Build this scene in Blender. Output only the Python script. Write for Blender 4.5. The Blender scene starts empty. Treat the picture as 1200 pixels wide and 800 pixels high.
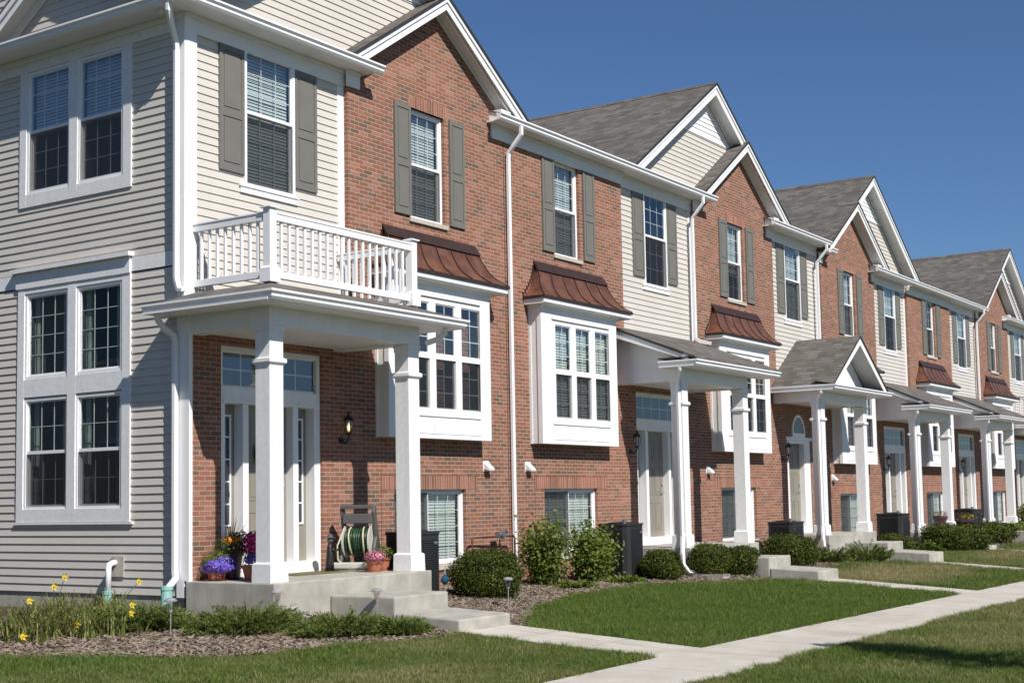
import bpy, bmesh, math, random
import numpy as np
from mathutils import Vector, Matrix
random.seed(7)
rng = np.random.default_rng(7)
S = bpy.context.scene
COL = S.collection
R = math.radians

# ------------------------------------------------------------------ node helpers
def new_mat(name):
    m = bpy.data.materials.new(name); m.use_nodes = True
    nt = m.node_tree; nt.nodes.clear()
    out = nt.nodes.new('ShaderNodeOutputMaterial')
    b = nt.nodes.new('ShaderNodeBsdfPrincipled')
    nt.links.new(b.outputs[0], out.inputs[0])
    return m, nt, b, out
def nd(nt, t, **kw):
    n = nt.nodes.new(t)
    for k, v in kw.items(): setattr(n, k, v)
    return n
def mth(nt, op, a, b=None, c=None):
    n = nd(nt, 'ShaderNodeMath', operation=op)
    for i, v in enumerate((a, b, c)):
        if v is None: continue
        if isinstance(v, (int, float)): n.inputs[i].default_value = v
        else: nt.links.new(v, n.inputs[i])
    return n.outputs[0]
def ramp(nt, fac, stops, interp='LINEAR'):
    n = nd(nt, 'ShaderNodeValToRGB'); n.color_ramp.interpolation = interp
    el = n.color_ramp.elements
    while len(el) < len(stops): el.new(0.5)
    for e, (p, c) in zip(el, stops):
        e.position = p; e.color = (c[0], c[1], c[2], 1)
    nt.links.new(fac, n.inputs[0]); return n.outputs[0]
def mixc(nt, fac, a, b, mode='MIX'):
    n = nd(nt, 'ShaderNodeMix', data_type='RGBA', blend_type=mode)
    for i, v in ((0, fac), (6, a), (7, b)):
        if isinstance(v, (int, float)): n.inputs[i].default_value = v
        elif isinstance(v, tuple): n.inputs[i].default_value = (v[0], v[1], v[2], 1)
        else: nt.links.new(v, n.inputs[i])
    return n.outputs[2]
def pos(nt):
    return nd(nt, 'ShaderNodeNewGeometry').outputs['Position']
def noise(nt, scale, detail=3, vec=None, rough=.55):
    n = nd(nt, 'ShaderNodeTexNoise'); n.inputs['Scale'].default_value = scale
    n.inputs['Detail'].default_value = detail; n.inputs['Roughness'].default_value = rough
    nt.links.new(vec if vec is not None else pos(nt), n.inputs['Vector']); return n.outputs[0]
def bump(nt, b, h, strength=.3, dist=.01):
    n = nd(nt, 'ShaderNodeBump'); n.inputs['Strength'].default_value = strength; n.inputs['Distance'].default_value = dist
    nt.links.new(h, n.inputs['Height']); nt.links.new(n.outputs[0], b.inputs['Normal'])
def scale_vec(nt, v, s):
    n = nd(nt, 'ShaderNodeMapping'); n.inputs['Scale'].default_value = s; nt.links.new(v, n.inputs[0]); return n.outputs[0]

def simple(name, col, rough=.5, var=.06, nscale=3.0, metal=0, bmp=0, bscale=60, spec=.5, streak=0):
    m, nt, b, o = new_mat(name)
    n = noise(nt, nscale, 4)
    c1 = tuple(c*(1-var) for c in col); c2 = tuple(min(1, c*(1+var)) for c in col)
    c = ramp(nt, n, [(.3, c1), (.7, c2)])
    if streak:
        s = noise(nt, 1.0, 4, scale_vec(nt, pos(nt), (9, 9, .7)))
        c = mixc(nt, mth(nt, 'MULTIPLY', ramp(nt, s, [(.5, (0, 0, 0)), (.78, (1, 1, 1))]), streak), c, tuple(x*.62 for x in col))
    nt.links.new(c, b.inputs['Base Color'])
    b.inputs['Roughness'].default_value = rough; b.inputs['Metallic'].default_value = metal
    b.inputs['Specular IOR Level'].default_value = spec
    if bmp: bump(nt, b, noise(nt, bscale, 3), bmp, .004)
    return m

def brick_mat(name, bw=.2133, bh=.0677, stagger=.5, mort=.0095, ramp_st=None, swap=False):
    m, nt, b, o = new_mat(name)
    sp = nd(nt, 'ShaderNodeSeparateXYZ'); nt.links.new(pos(nt), sp.inputs[0])
    u0 = mth(nt, 'ADD', sp.outputs[0], sp.outputs[1]); z0 = sp.outputs[2]
    # slight wobble so joints are not ruler straight
    w = mth(nt, 'MULTIPLY', mth(nt, 'SUBTRACT', noise(nt, 9, 2), .5), .006)
    u0 = mth(nt, 'ADD', u0, w); z0 = mth(nt, 'ADD', z0, w)
    if swap: u0, z0 = z0, u0; u0 = mth(nt, 'ADD', u0, .02)
    zr = mth(nt, 'DIVIDE', z0, bh); row = mth(nt, 'FLOOR', zr); fz = mth(nt, 'FRACT', zr)
    off = mth(nt, 'MULTIPLY', mth(nt, 'FRACT', mth(nt, 'MULTIPLY', row, .5)), 2*stagger)
    ur = mth(nt, 'ADD', mth(nt, 'DIVIDE', u0, bw), off); colu = mth(nt, 'FLOOR', ur); fu = mth(nt, 'FRACT', ur)
    cb = nd(nt, 'ShaderNodeCombineXYZ'); nt.links.new(colu, cb.inputs[0]); nt.links.new(row, cb.inputs[1])
    wn = nd(nt, 'ShaderNodeTexWhiteNoise', noise_dimensions='3D'); nt.links.new(cb.outputs[0], wn.inputs['Vector'])
    st = ramp_st or [(0, (.140, .098, .072)), (.10, (.185, .115, .080)), (.24, (.235, .120, .080)), (.45, (.268, .114, .072)), (.68, (.285, .133, .090)), (.86, (.33, .178, .126)), (1, (.225, .092, .064))]
    bc = ramp(nt, wn.outputs['Value'], st)
    bc = mixc(nt, .6, bc, ramp(nt, noise(nt, 45, 4), [(.3, (.62, .62, .62)), (.7, (1.25, 1.22, 1.2))]), 'MULTIPLY')
    bc = mixc(nt, .6, bc, ramp(nt, noise(nt, .55, 3), [(.3, (.80, .78, .78)), (.7, (1.18, 1.12, 1.1))]), 'MULTIPLY')
    hz = noise(nt, 1.1, 3, scale_vec(nt, pos(nt), (.35, .35, 3.0)))
    bc = mixc(nt, .45, bc, ramp(nt, hz, [(.35, (.80, .82, .84)), (.65, (1.12, 1.08, 1.06))]), 'MULTIPLY')
    def edge(f, size):
        d = mth(nt, 'MULTIPLY', mth(nt, 'MINIMUM', f, mth(nt, 'SUBTRACT', 1, f)), size)
        n = nd(nt, 'ShaderNodeMapRange', interpolation_type='SMOOTHSTEP'); nt.links.new(d, n.inputs[0])
        n.inputs[1].default_value = mort*.38; n.inputs[2].default_value = mort*.72; return n.outputs[0]
    mask = mth(nt, 'MULTIPLY', edge(fu, bw), edge(fz, bh))
    mc = ramp(nt, noise(nt, 30, 3), [(.3, (.37, .275, .205)), (.7, (.48, .37, .29))])
    fin = mixc(nt, mask, mc, bc)
    sm = ramp(nt, noise(nt, 2.6, 5, rough=.7), [(.60, (0, 0, 0)), (.74, (1, 1, 1))]); fin = mixc(nt, mth(nt, 'MULTIPLY', sm, .22), fin, (.42, .33, .27))
    nt.links.new(fin, b.inputs['Base Color'])
    b.inputs['Roughness'].default_value = .9; b.inputs['Specular IOR Level'].default_value = .2
    h = mth(nt, 'ADD', mask, mth(nt, 'MULTIPLY', noise(nt, 70, 3), .35))
    bump(nt, b, h, .8, .006)
    return m

def shingle_mat(name):
    m, nt, b, o = new_mat(name)
    sp = nd(nt, 'ShaderNodeSeparateXYZ'); nt.links.new(pos(nt), sp.inputs[0])
    gn = nd(nt, 'ShaderNodeNewGeometry'); sn = nd(nt, 'ShaderNodeSeparateXYZ'); nt.links.new(gn.outputs['True Normal'], sn.inputs[0])
    side = mth(nt, 'GREATER_THAN', mth(nt, 'ABSOLUTE', sn.outputs[0]), mth(nt, 'ABSOLUTE', sn.outputs[1]))
    u0 = mth(nt, 'ADD', mth(nt, 'MULTIPLY', sp.outputs[1], side), mth(nt, 'MULTIPLY', sp.outputs[0], mth(nt, 'SUBTRACT', 1, side)))
    zr = mth(nt, 'DIVIDE', sp.outputs[2], .079); row = mth(nt, 'FLOOR', zr); fz = mth(nt, 'FRACT', zr)
    wr = nd(nt, 'ShaderNodeTexWhiteNoise', noise_dimensions='1D'); nt.links.new(row, wr.inputs['W'])
    ur = mth(nt, 'ADD', mth(nt, 'DIVIDE', u0, .24), mth(nt, 'MULTIPLY', wr.outputs['Value'], 7.3))
    colu = mth(nt, 'FLOOR', ur); fu = mth(nt, 'FRACT', ur)
    cb = nd(nt, 'ShaderNodeCombineXYZ'); nt.links.new(colu, cb.inputs[0]); nt.links.new(row, cb.inputs[1])
    wn = nd(nt, 'ShaderNodeTexWhiteNoise', noise_dimensions='3D'); nt.links.new(cb.outputs[0], wn.inputs['Vector'])
    c = ramp(nt, wn.outputs['Value'], [(0, (.100, .090, .079)), (.3, (.124, .112, .099)), (.7, (.142, .129, .115)), (1, (.172, .160, .145))])
    c = mixc(nt, .6, c, ramp(nt, noise(nt, 180, 2), [(.3, (.6, .6, .6)), (.7, (1.3, 1.3, 1.3))]), 'MULTIPLY')
    c = mixc(nt, .35, c, ramp(nt, noise(nt, .9, 4), [(.3, (.85, .85, .85)), (.7, (1.12, 1.12, 1.12))]), 'MULTIPLY')
    butt = mth(nt, 'LESS_THAN', fz, .13)
    c = mixc(nt, mth(nt, 'MULTIPLY', butt, .55), c, (.03, .028, .025))
    nt.links.new(c, b.inputs['Base Color']); b.inputs['Roughness'].default_value = .95; b.inputs['Specular IOR Level'].default_value = .2
    bump(nt, b, mth(nt, 'ADD', mth(nt, 'SUBTRACT', 1, fz), mth(nt, 'MULTIPLY', wn.outputs['Value'], .5)), .6, .01)
    return m

def glass_mat(name, tint=(.80, .90, .87), rough=.0):
    m, nt, b, o = new_mat(name); nt.nodes.remove(b)
    t = nd(nt, 'ShaderNodeBsdfTransparent'); t.inputs[0].default_value = (*tint, 1)
    g = nd(nt, 'ShaderNodeBsdfGlossy'); g.inputs[0].default_value = (.95, .97, 1, 1); g.inputs['Roughness'].default_value = rough
    gm = nd(nt, 'ShaderNodeNewGeometry'); vm = nd(nt, 'ShaderNodeVectorMath', operation='DOT_PRODUCT'); nt.links.new(gm.outputs['Normal'], vm.inputs[0]); nt.links.new(gm.outputs['Incoming'], vm.inputs[1])
    ca = mth(nt, 'ABSOLUTE', vm.outputs['Value']); fr_ = mth(nt, 'ADD', .17, mth(nt, 'MULTIPLY', .81, mth(nt, 'POWER', mth(nt, 'SUBTRACT', 1, ca), 5)))
    bp = nd(nt, 'ShaderNodeBump'); bp.inputs['Strength'].default_value = .12; bp.inputs['Distance'].default_value = .02
    nt.links.new(noise(nt, 1.3, 1), bp.inputs['Height']); nt.links.new(bp.outputs[0], g.inputs['Normal'])
    mx = nd(nt, 'ShaderNodeMixShader'); nt.links.new(fr_, mx.inputs[0])
    nt.links.new(t.outputs[0], mx.inputs[1]); nt.links.new(g.outputs[0], mx.inputs[2]); nt.links.new(mx.outputs[0], o.inputs[0])
    return m

def leaf_mat(name, cols, rough=.6, trans=.25, spec=.15):
    m, nt, b, o = new_mat(name)
    g = nd(nt, 'ShaderNodeNewGeometry')
    c = ramp(nt, g.outputs['Random Per Island'], [(i/(len(cols)-1), c) for i, c in enumerate(cols)])
    c = mixc(nt, .5, c, ramp(nt, noise(nt, 2.5, 3), [(.3, (.7, .75, .7)), (.7, (1.25, 1.2, 1.1))]), 'MULTIPLY')
    nt.links.new(c, b.inputs['Base Color']); b.inputs['Roughness'].default_value = rough
    b.inputs['Specular IOR Level'].default_value = spec
    if trans:
        tr = nd(nt, 'ShaderNodeBsdfTranslucent'); nt.links.new(c, tr.inputs[0])
        mx = nd(nt, 'ShaderNodeMixShader'); mx.inputs[0].default_value = trans
        nt.links.new(b.outputs[0], mx.inputs[1]); nt.links.new(tr.outputs[0], mx.inputs[2]); nt.links.new(mx.outputs[0], o.inputs[0])
    return m

M = {}
M['white'] = simple('white_trim', (.79, .79, .78), .5, .035, 2.5, streak=.14, bmp=.08, bscale=25)
M['white_wood'] = simple('white_wood_grain', (.78, .78, .77), .55, .06, 14, bmp=.3, bscale=40, streak=.18)
M['vinyl'] = simple('white_vinyl', (.82, .82, .82), .35, .015)
M['siding'] = simple('cream_siding', (.59, .55, .49), .5, .035, 1.3, bmp=.12, bscale=50, streak=.06)
M['siding_white'] = simple('white_siding', (.78, .78, .77), .5, .03, 2)
M['shutter'] = simple('shutter_paint', (.165, .158, .135), .5, .04, 4)
M['taupe'] = simple('taupe_door_paint', (.235, .215, .175), .45, .03, 3)
M['brick'] = brick_mat('red_brick')
M['soldier'] = brick_mat('soldier_brick', bw=.46, bh=.0677, stagger=0, swap=True, ramp_st=[(0, (.19, .095, .065)), (.3, (.28, .125, .085)), (.7, (.34, .15, .10)), (1, (.37, .185, .125))])
M['stone'] = simple('limestone_sill', (.46, .42, .35), .85, .1, 12, bmp=.2)
M['shingle'] = shingle_mat('asphalt_shingle')
M['edge'] = simple('dark_drip_edge', (.03, .028, .026), .6)
M['glass'] = glass_mat('window_glass', (.85, .89, .87))
def screen_mat():
    m, nt, b, o = new_mat('insect_screen'); b.inputs['Base Color'].default_value = (.010, .011, .013, 1); b.inputs['Roughness'].default_value = .7
    t = nd(nt, 'ShaderNodeBsdfTransparent'); mx = nd(nt, 'ShaderNodeMixShader'); mx.inputs[0].default_value = .58
    nt.links.new(t.outputs[0], mx.inputs[1]); nt.links.new(b.outputs[0], mx.inputs[2]); nt.links.new(mx.outputs[0], o.inputs[0]); return m
M['screen'] = screen_mat()
M['blind'] = simple('blind_slats', (.60, .645, .62), .5, .03)
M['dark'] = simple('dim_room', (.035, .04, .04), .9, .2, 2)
M['curtain'] = simple('pale_green_curtain', (.30, .36, .31), .9, .2, 6)
M['concrete'] = simple('concrete', (.37, .35, .30), .92, .2, 3.5, bmp=.3, bscale=90, streak=.4)
M['black'] = simple('black_metal', (.012, .012, .013), .45, .2)
M['acblack'] = simple('black_louvred_steel', (.020, .020, .021), .55, .2)
M['grey_metal'] = simple('grey_metal', (.30, .30, .31), .35, .1, 8, metal=.7)
M['steel'] = simple('brushed_steel', (.36, .36, .37), .35, .1, 8, metal=.35)
M['mint'] = simple('mint_pvc_adapter', (.27, .50, .45), .5, .05)
M['terracotta'] = simple('terracotta', (.40, .135, .075), .75, .12, 14)
M['plum'] = simple('plum_glazed_pot', (.06, .025, .035), .4, .15, 8)
M['hose_green'] = simple('green_hose', (.016, .05, .02), .35, .3, 9)
M['hose_beige'] = simple('beige_hose', (.45, .42, .28), .45, .1)
M['greyplastic'] = simple('grey_plastic', (.095, .09, .088), .5, .06)
M['beigeplastic'] = simple('beige_plastic', (.5, .49, .43), .5, .05)
M['mat'] = simple('olive_doormat', (.13, .12, .045), .95, .25, 40, bmp=.4)
M['blue'] = simple('blue_glaze', (.01, .06, .12), .2, .2, 10)
M['bark'] = simple('bark', (.10, .07, .05), .9, .3, 20, bmp=.4, bscale=30)
M['redpipe'] = simple('oxide_red_pipe', (.10, .03, .022), .6, .2)

def copper_mat():
    m, nt, b, o = new_mat('weathered_copper')
    n = noise(nt, 4, 5)
    c = ramp(nt, n, [(.25, (.12, .052, .034)), (.5, (.20, .088, .054)), (.75, (.30, .14, .085))])
    nt.links.new(c, b.inputs['Base Color']); b.inputs['Metallic'].default_value = .45; b.inputs['Roughness'].default_value = .42
    bump(nt, b, noise(nt, 25, 2), .15, .004); return m
M['copper'] = copper_mat()
M['copper_dark'] = simple('dark_copper_flashing', (.05, .028, .024), .5, .25, 10, metal=.3)

def lamp_mat():
    m, nt, b, o = new_mat('lamp_bulb_glow')
    b.inputs['Base Color'].default_value = (1, .8, .5, 1)
    b.inputs['Emission Color'].default_value = (1, .72, .38, 1); b.inputs['Emission Strength'].default_value = 2.0
    return m
M['bulb'] = lamp_mat()
M['lampglass'] = glass_mat('lantern_glass', (.85, .83, .78))

def walk_mat():
    m, nt, b, o = new_mat('sidewalk_concrete')
    sp = nd(nt, 'ShaderNodeSeparateXYZ'); nt.links.new(pos(nt), sp.inputs[0])
    c = ramp(nt, noise(nt, 1.4, 5), [(.3, (.46, .425, .365)), (.7, (.56, .52, .455))])
    c = mixc(nt, .5, c, ramp(nt, noise(nt, 120, 3), [(.3, (.82, .82, .82)), (.7, (1.12, 1.12, 1.12))]), 'MULTIPLY')
    j = mth(nt, 'FRACT', mth(nt, 'DIVIDE', mth(nt, 'ADD', sp.outputs[0], .35), 1.52))
    jm = mth(nt, 'LESS_THAN', j, .010)
    j2 = mth(nt, 'FRACT', mth(nt, 'DIVIDE', mth(nt, 'SUBTRACT', sp.outputs[1], 7.53), 1.0)); jm = mth(nt, 'MAXIMUM', jm, mth(nt, 'MULTIPLY', mth(nt, 'LESS_THAN', j2, .012), mth(nt, 'GREATER_THAN', sp.outputs[1], 7.535)))
    st_ = ramp(nt, noise(nt, .9, 6, rough=.65), [(.48, (1, 1, 1)), (.62, (.84, .82, .78)), (.7, (.93, .92, .9))]); c = mixc(nt, .8, c, st_, 'MULTIPLY')
    sk = ramp(nt, noise(nt, 7, 5, rough=.75), [(.62, (1, 1, 1)), (.72, (.78, .75, .70))]); c = mixc(nt, .6, c, sk, 'MULTIPLY')
    c = mixc(nt, mth(nt, 'MULTIPLY', jm, .8), c, (.13, .115, .09))
    nt.links.new(c, b.inputs['Base Color']); b.inputs['Roughness'].default_value = .92; b.inputs['Specular IOR Level'].default_value = .25
    bump(nt, b, noise(nt, 150, 3), .25, .003); return m
M['walk'] = walk_mat()
def soil_mat(name, a, bcol, sc=6):
    m, nt, b, o = new_mat(name)
    c = ramp(nt, noise(nt, sc, 6, rough=.7), [(.3, a), (.7, bcol)])
    nt.links.new(c, b.inputs['Base Color']); b.inputs['Roughness'].default_value = 1; b.inputs['Specular IOR Level'].default_value = .1
    bump(nt, b, noise(nt, 40, 4), .6, .03); return m
M['turf'] = soil_mat('turf_ground', (.03, .045, .012), (.06, .07, .022))
M['mulch'] = soil_mat('mulch_ground', (.04, .028, .02), (.10, .075, .055), 14)

def grass_mat():
    m, nt, b, o = new_mat('grass_blades')
    P = pos(nt); sp = nd(nt, 'ShaderNodeSeparateXYZ'); nt.links.new(P, sp.inputs[0])
    g = nd(nt, 'ShaderNodeNewGeometry')
    green = ramp(nt, g.outputs['Random Per Island'], [(0, (.048, .094, .011)), (.5, (.088, .150, .020)), (1, (.18, .24, .045))])
    straw = ramp(nt, g.outputs['Random Per Island'], [(0, (.22, .18, .075)), (1, (.44, .37, .19))])
    n1 = noise(nt, .55, 4); n2 = noise(nt, 6, 2)
    dry = mth(nt, 'MULTIPLY', mth(nt, 'SUBTRACT', n1, .47), 2.2)
    def patch(x, y, rx, ry, amt):
        a = mth(nt, 'POWER', mth(nt, 'DIVIDE', mth(nt, 'SUBTRACT', sp.outputs[0], x), rx), 2)
        c = mth(nt, 'POWER', mth(nt, 'DIVIDE', mth(nt, 'SUBTRACT', sp.outputs[1], y), ry), 2)
        return mth(nt, 'MULTIPLY', mth(nt, 'MAXIMUM', mth(nt, 'SUBTRACT', 1, mth(nt, 'ADD', a, c)), 0), amt)
    for (x, y, rx, ry, a) in ((30, 9.9, 4.0, 1.6, .95), (40, 9.9, 6, 1.4, .8), (50, 10, 5, 1.4, .6), (22, 4.6, 7, 2.2, .45), (10.4, 8.6, 3.0, 1.5, .40), (30, 4, 14, 2.5, .4)):
        dry = mth(nt, 'ADD', dry, patch(x, y, rx, ry, a))
    # the watered lawn in the middle stays green
    dry = mth(nt, 'SUBTRACT', dry, patch(20.5, 9.6, 6.2, 3.4, .8))
    dry = mth(nt, 'ADD', mth(nt, 'MULTIPLY', dry, .8), mth(nt, 'MULTIPLY', mth(nt, 'SUBTRACT', n2, .5), .6))
    dry = mth(nt, 'ADD', dry, mth(nt, 'MULTIPLY', mth(nt, 'GREATER_THAN', g.outputs['Random Per Island'], .88), .35))
    dn = nd(nt, 'ShaderNodeClamp'); nt.links.new(dry, dn.inputs[0])
    c = mixc(nt, dn.outputs[0], green, straw)
    nt.links.new(c, b.inputs['Base Color']); b.inputs['Roughness'].default_value = .55; b.inputs['Specular IOR Level'].default_value = .3
    tr = nd(nt, 'ShaderNodeBsdfTranslucent'); nt.links.new(c, tr.inputs[0])
    mx = nd(nt, 'ShaderNodeMixShader'); mx.inputs[0].default_value = .3
    nt.links.new(b.outputs[0], mx.inputs[1]); nt.links.new(tr.outputs[0], mx.inputs[2]); nt.links.new(mx.outputs[0], o.inputs[0])
    return m
M['grass'] = grass_mat()
M['chips'] = leaf_mat('wood_chips', [(.04, .027, .018), (.10, .070, .052), (.17, .128, .10), (.34, .28, .23)], .9, 0, .1)
M['yew'] = leaf_mat('dark_evergreen', [(.016, .030, .005), (.045, .066, .010), (.12, .135, .022)], .6, .12)
M['juniper'] = leaf_mat('juniper_green', [(.04, .068, .016), (.10, .14, .030), (.21, .24, .06)], .65, .15)
M['leafy'] = leaf_mat('light_leaves', [(.055, .10, .014), (.10, .16, .026), (.16, .21, .04), (.22, .22, .05)], .5, .3)
M['blade'] = leaf_mat('daylily_blades', [(.08, .11, .025), (.16, .19, .05), (.32, .29, .12)], .5, .3)
M['spikeleaf'] = leaf_mat('spike_plant_blades', [(.02, .03, .012), (.05, .06, .025)], .5, .1)
M['yellow'] = leaf_mat('yellow_petals', [(.75, .52, .03), (.85, .65, .08)], .6, .3)
M['orange'] = leaf_mat('orange_petals', [(.7, .22, .02), (.8, .38, .03)], .6, .2)
M['violet'] = leaf_mat('violet_petals', [(.10, .06, .42), (.19, .13, .62), (.26, .18, .72)], .6, .2)
M['magenta'] = leaf_mat('magenta_petals', [(.35, .015, .11), (.55, .03, .20), (.5, .02, .14)], .6, .2)
M['maroon'] = leaf_mat('dark_maroon_petals', [(.03, .004, .012), (.07, .008, .022)], .6, .1)
M['pinkmix'] = leaf_mat('pink_petals', [(.35, .03, .12), (.6, .16, .32), (.7, .42, .45)], .6, .2)

# ------------------------------------------------------------------ object helpers
ORG = {}
def tag(o, label=None, cat=None, group=None, kind=None):
    if label: o['label'] = label
    if cat: o['category'] = cat
    if group: o['group'] = group
    if kind: o['kind'] = kind
    return o
def empty(name, loc, label, cat, group=None):
    o = bpy.data.objects.new(name, None); COL.objects.link(o); o.location = loc; ORG[o.name] = Vector(loc)
    return tag(o, label, cat, group)

class MB:
    """collects geometry in world coordinates; tr maps (u, depth, z) to world"""
    def __init__(s, tr='W'):
        s.v = []; s.f = []; s.tr = tr
    def P(s, u, d, z):
        if s.tr == 'W': return (u, d, z)
        if s.tr == 'F': return (u, 14.0+d, z)
        if s.tr == 'L': return (13.12+d, u, z)
    def face(s, *pts):
        n = len(s.v); s.v += [s.P(*p) for p in pts]; s.f.append(tuple(range(n, n+len(pts)))); return s
    def box(s, a0, a1, b0, b1, c0, c1):
        n = len(s.v)
        for (x, y, z) in ((a0, b0, c0), (a1, b0, c0), (a1, b1, c0), (a0, b1, c0), (a0, b0, c1), (a1, b0, c1), (a1, b1, c1), (a0, b1, c1)):
            s.v.append(s.P(x, y, z))
        for q in ((0, 3, 2, 1), (4, 5, 6, 7), (0, 1, 5, 4), (1, 2, 6, 5), (2, 3, 7, 6), (3, 0, 4, 7)): s.f.append(tuple(n+i for i in q))
        return s
    def taper(s, cx, cy, w0, w1, z0, z1):
        n = len(s.v)
        for w, z in ((w0, z0), (w1, z1)):
            for (a, b) in ((-1, -1), (1, -1), (1, 1), (-1, 1)): s.v.append(s.P(cx+a*w/2, cy+b*w/2, z))
        for q in ((0, 3, 2, 1), (4, 5, 6, 7), (0, 1, 5, 4), (1, 2, 6, 5), (2, 3, 7, 6), (3, 0, 4, 7)): s.f.append(tuple(n+i for i in q))
        return s
    def prism(s, poly, axis, a0, a1):
        """poly = list of 2D points in the plane across axis; axis 'x': (y,z), 'y': (x,z), 'z': (x,y)"""
        n = len(s.v); k = len(poly)
        for a in (a0, a1):
            for (p, q) in poly:
                s.v.append({'x': s.P(a, p, q), 'y': s.P(p, a, q), 'z': s.P(p, q, a)}[axis])
        s.f.append(tuple(range(n+k-1, n-1, -1))); s.f.append(tuple(range(n+k, n+2*k)))
        for i in range(k):
            j = (i+1) % k; s.f.append((n+i, n+j, n+k+j, n+k+i))
        return s
    def tube(s, pts, r, seg=8, flat=None, caps=True):
        pts = [Vector(p) for p in pts]; n0 = len(s.v); k = len(pts)
        rr = r if isinstance(r, (list, tuple)) else [r]*k
        prev = None
        for i, p in enumerate(pts):
            if i == 0: t = pts[1]-p
            elif i == k-1: t = p-pts[i-1]
            else: t = (pts[i+1]-p).normalized()+(p-pts[i-1]).normalized()
            t.normalize()
            if prev is None:
                ref = Vector((1, 0, 0)) if abs(t.x) < .9 else Vector((0, 1, 0))
                a = (ref - t*ref.dot(t)).normalized()
            else: a = (prev - t*prev.dot(t)).normalized()
            prev = a; b = t.cross(a)
            for j in range(seg):
                an = 2*math.pi*(j+.5)/seg
                ca, sb = math.cos(an), math.sin(an)
                if flat: ca *= flat[0]; sb *= flat[1]
                q = p + a*ca*rr[i] + b*sb*rr[i]; s.v.append(s.P(*q))
        for i in range(k-1):
            for j in range(seg):
                j2 = (j+1) % seg; s.f.append((n0+i*seg+j, n0+i*seg+j2, n0+(i+1)*seg+j2, n0+(i+1)*seg+j))
        if caps:
            s.f.append(tuple(n0+j for j in range(seg-1, -1, -1))); s.f.append(tuple(n0+(k-1)*seg+j for j in range(seg)))
        return s
    def lathe(s, cx, cy, prof, seg=20):
        n0 = len(s.v); k = len(prof)
        for (r, z) in prof:
            for j in range(seg):
                a = 2*math.pi*j/seg; s.v.append(s.P(cx+r*math.cos(a), cy+r*math.sin(a), z))
        for i in range(k-1):
            for j in range(seg):
                j2 = (j+1) % seg; s.f.append((n0+i*seg+j, n0+i*seg+j2, n0+(i+1)*seg+j2, n0+(i+1)*seg+j))
        if prof[0][0] > 1e-4: s.f.append(tuple(n0+j for j in range(seg-1, -1, -1)))
        if prof[-1][0] > 1e-4: s.f.append(tuple(n0+(k-1)*seg+j for j in range(seg)))
        return s
    def build(s, name, mat, parent=None, bevel=0, smooth=False, recalc=True):
        o_ = Vector((0, 0, 0)); root = parent
        while root is not None and root.parent is not None: root = root.parent
        if root is not None: o_ = ORG[root.name]
        me = bpy.data.meshes.new(name)
        me.from_pydata([(x-o_.x, y-o_.y, z-o_.z) for (x, y, z) in s.v], [], s.f)
        me.materials.append(M[mat] if isinstance(mat, str) else mat)
        if recalc:
            bm = bmesh.new(); bm.from_mesh(me); bmesh.ops.recalc_face_normals(bm, faces=bm.faces); bm.to_mesh(me); bm.free()
        if smooth: me.shade_smooth()
        ob = bpy.data.objects.new(name, me); COL.objects.link(ob)
        if parent is None:
            c = Vector((0, 0, 0))
            vs = np.array(s.v); c = Vector((float(vs[:, 0].mean()), float(vs[:, 1].mean()), float(vs[:, 2].min())))
            me.transform(Matrix.Translation(-c)); ob.location = c; ORG[ob.name] = c
        else: ob.parent = parent
        if bevel:
            m = ob.modifiers.new('bevel', 'BEVEL'); m.width = bevel; m.segments = 2; m.limit_method = 'ANGLE'; m.angle_limit = R(40)
        return ob

# ------------------------------------------------------------------ ground shape
SLOPE = .006
def zg(X, Y):
    if Y >= 13.3: b = -1.45
    elif Y > 7.3: b = -1.45-(13.3-Y)/6.0*.40
    else: b = -1.85
    return b - SLOPE*min(max(0, X-15), 60)

# ------------------------------------------------------------------ wall pieces
def wall_cells(mb, u0, u1, z0, z1, d, holes, reveal=.11, ends=None):
    us = sorted({u0, u1, *[h[0] for h in holes], *[h[1] for h in holes]}); zs = sorted({z0, z1, *[h[2] for h in holes], *[h[3] for h in holes]})
    us = [u for u in us if u0 <= u <= u1]; zs = [z for z in zs if z0 <= z <= z1]
    for a, b in zip(us[:-1], us[1:]):
        for c, e in zip(zs[:-1], zs[1:]):
            mu, mz = (a+b)/2, (c+e)/2
            if any(h[0] < mu < h[1] and h[2] < mz < h[3] for h in holes): continue
            mb.face((a, d, c), (b, d, c), (b, d, e), (a, d, e))
    for (a, b, c, e) in holes:
        mb.face((a, d, c), (a, d+reveal, c), (a, d+reveal, e), (a, d, e)); mb.face((b, d, c), (b, d+reveal, c), (b, d+reveal, e), (b, d, e))
        mb.face((a, d, e), (b, d, e), (b, d+reveal, e), (a, d+reveal, e)); mb.face((a, d, c), (b, d, c), (b, d+reveal, c), (a, d+reveal, c))
    for u in (ends or []):
        mb.face((u, d, z0), (u, d+.35, z0), (u, d+.35, z1), (u, d, z1))

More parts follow.
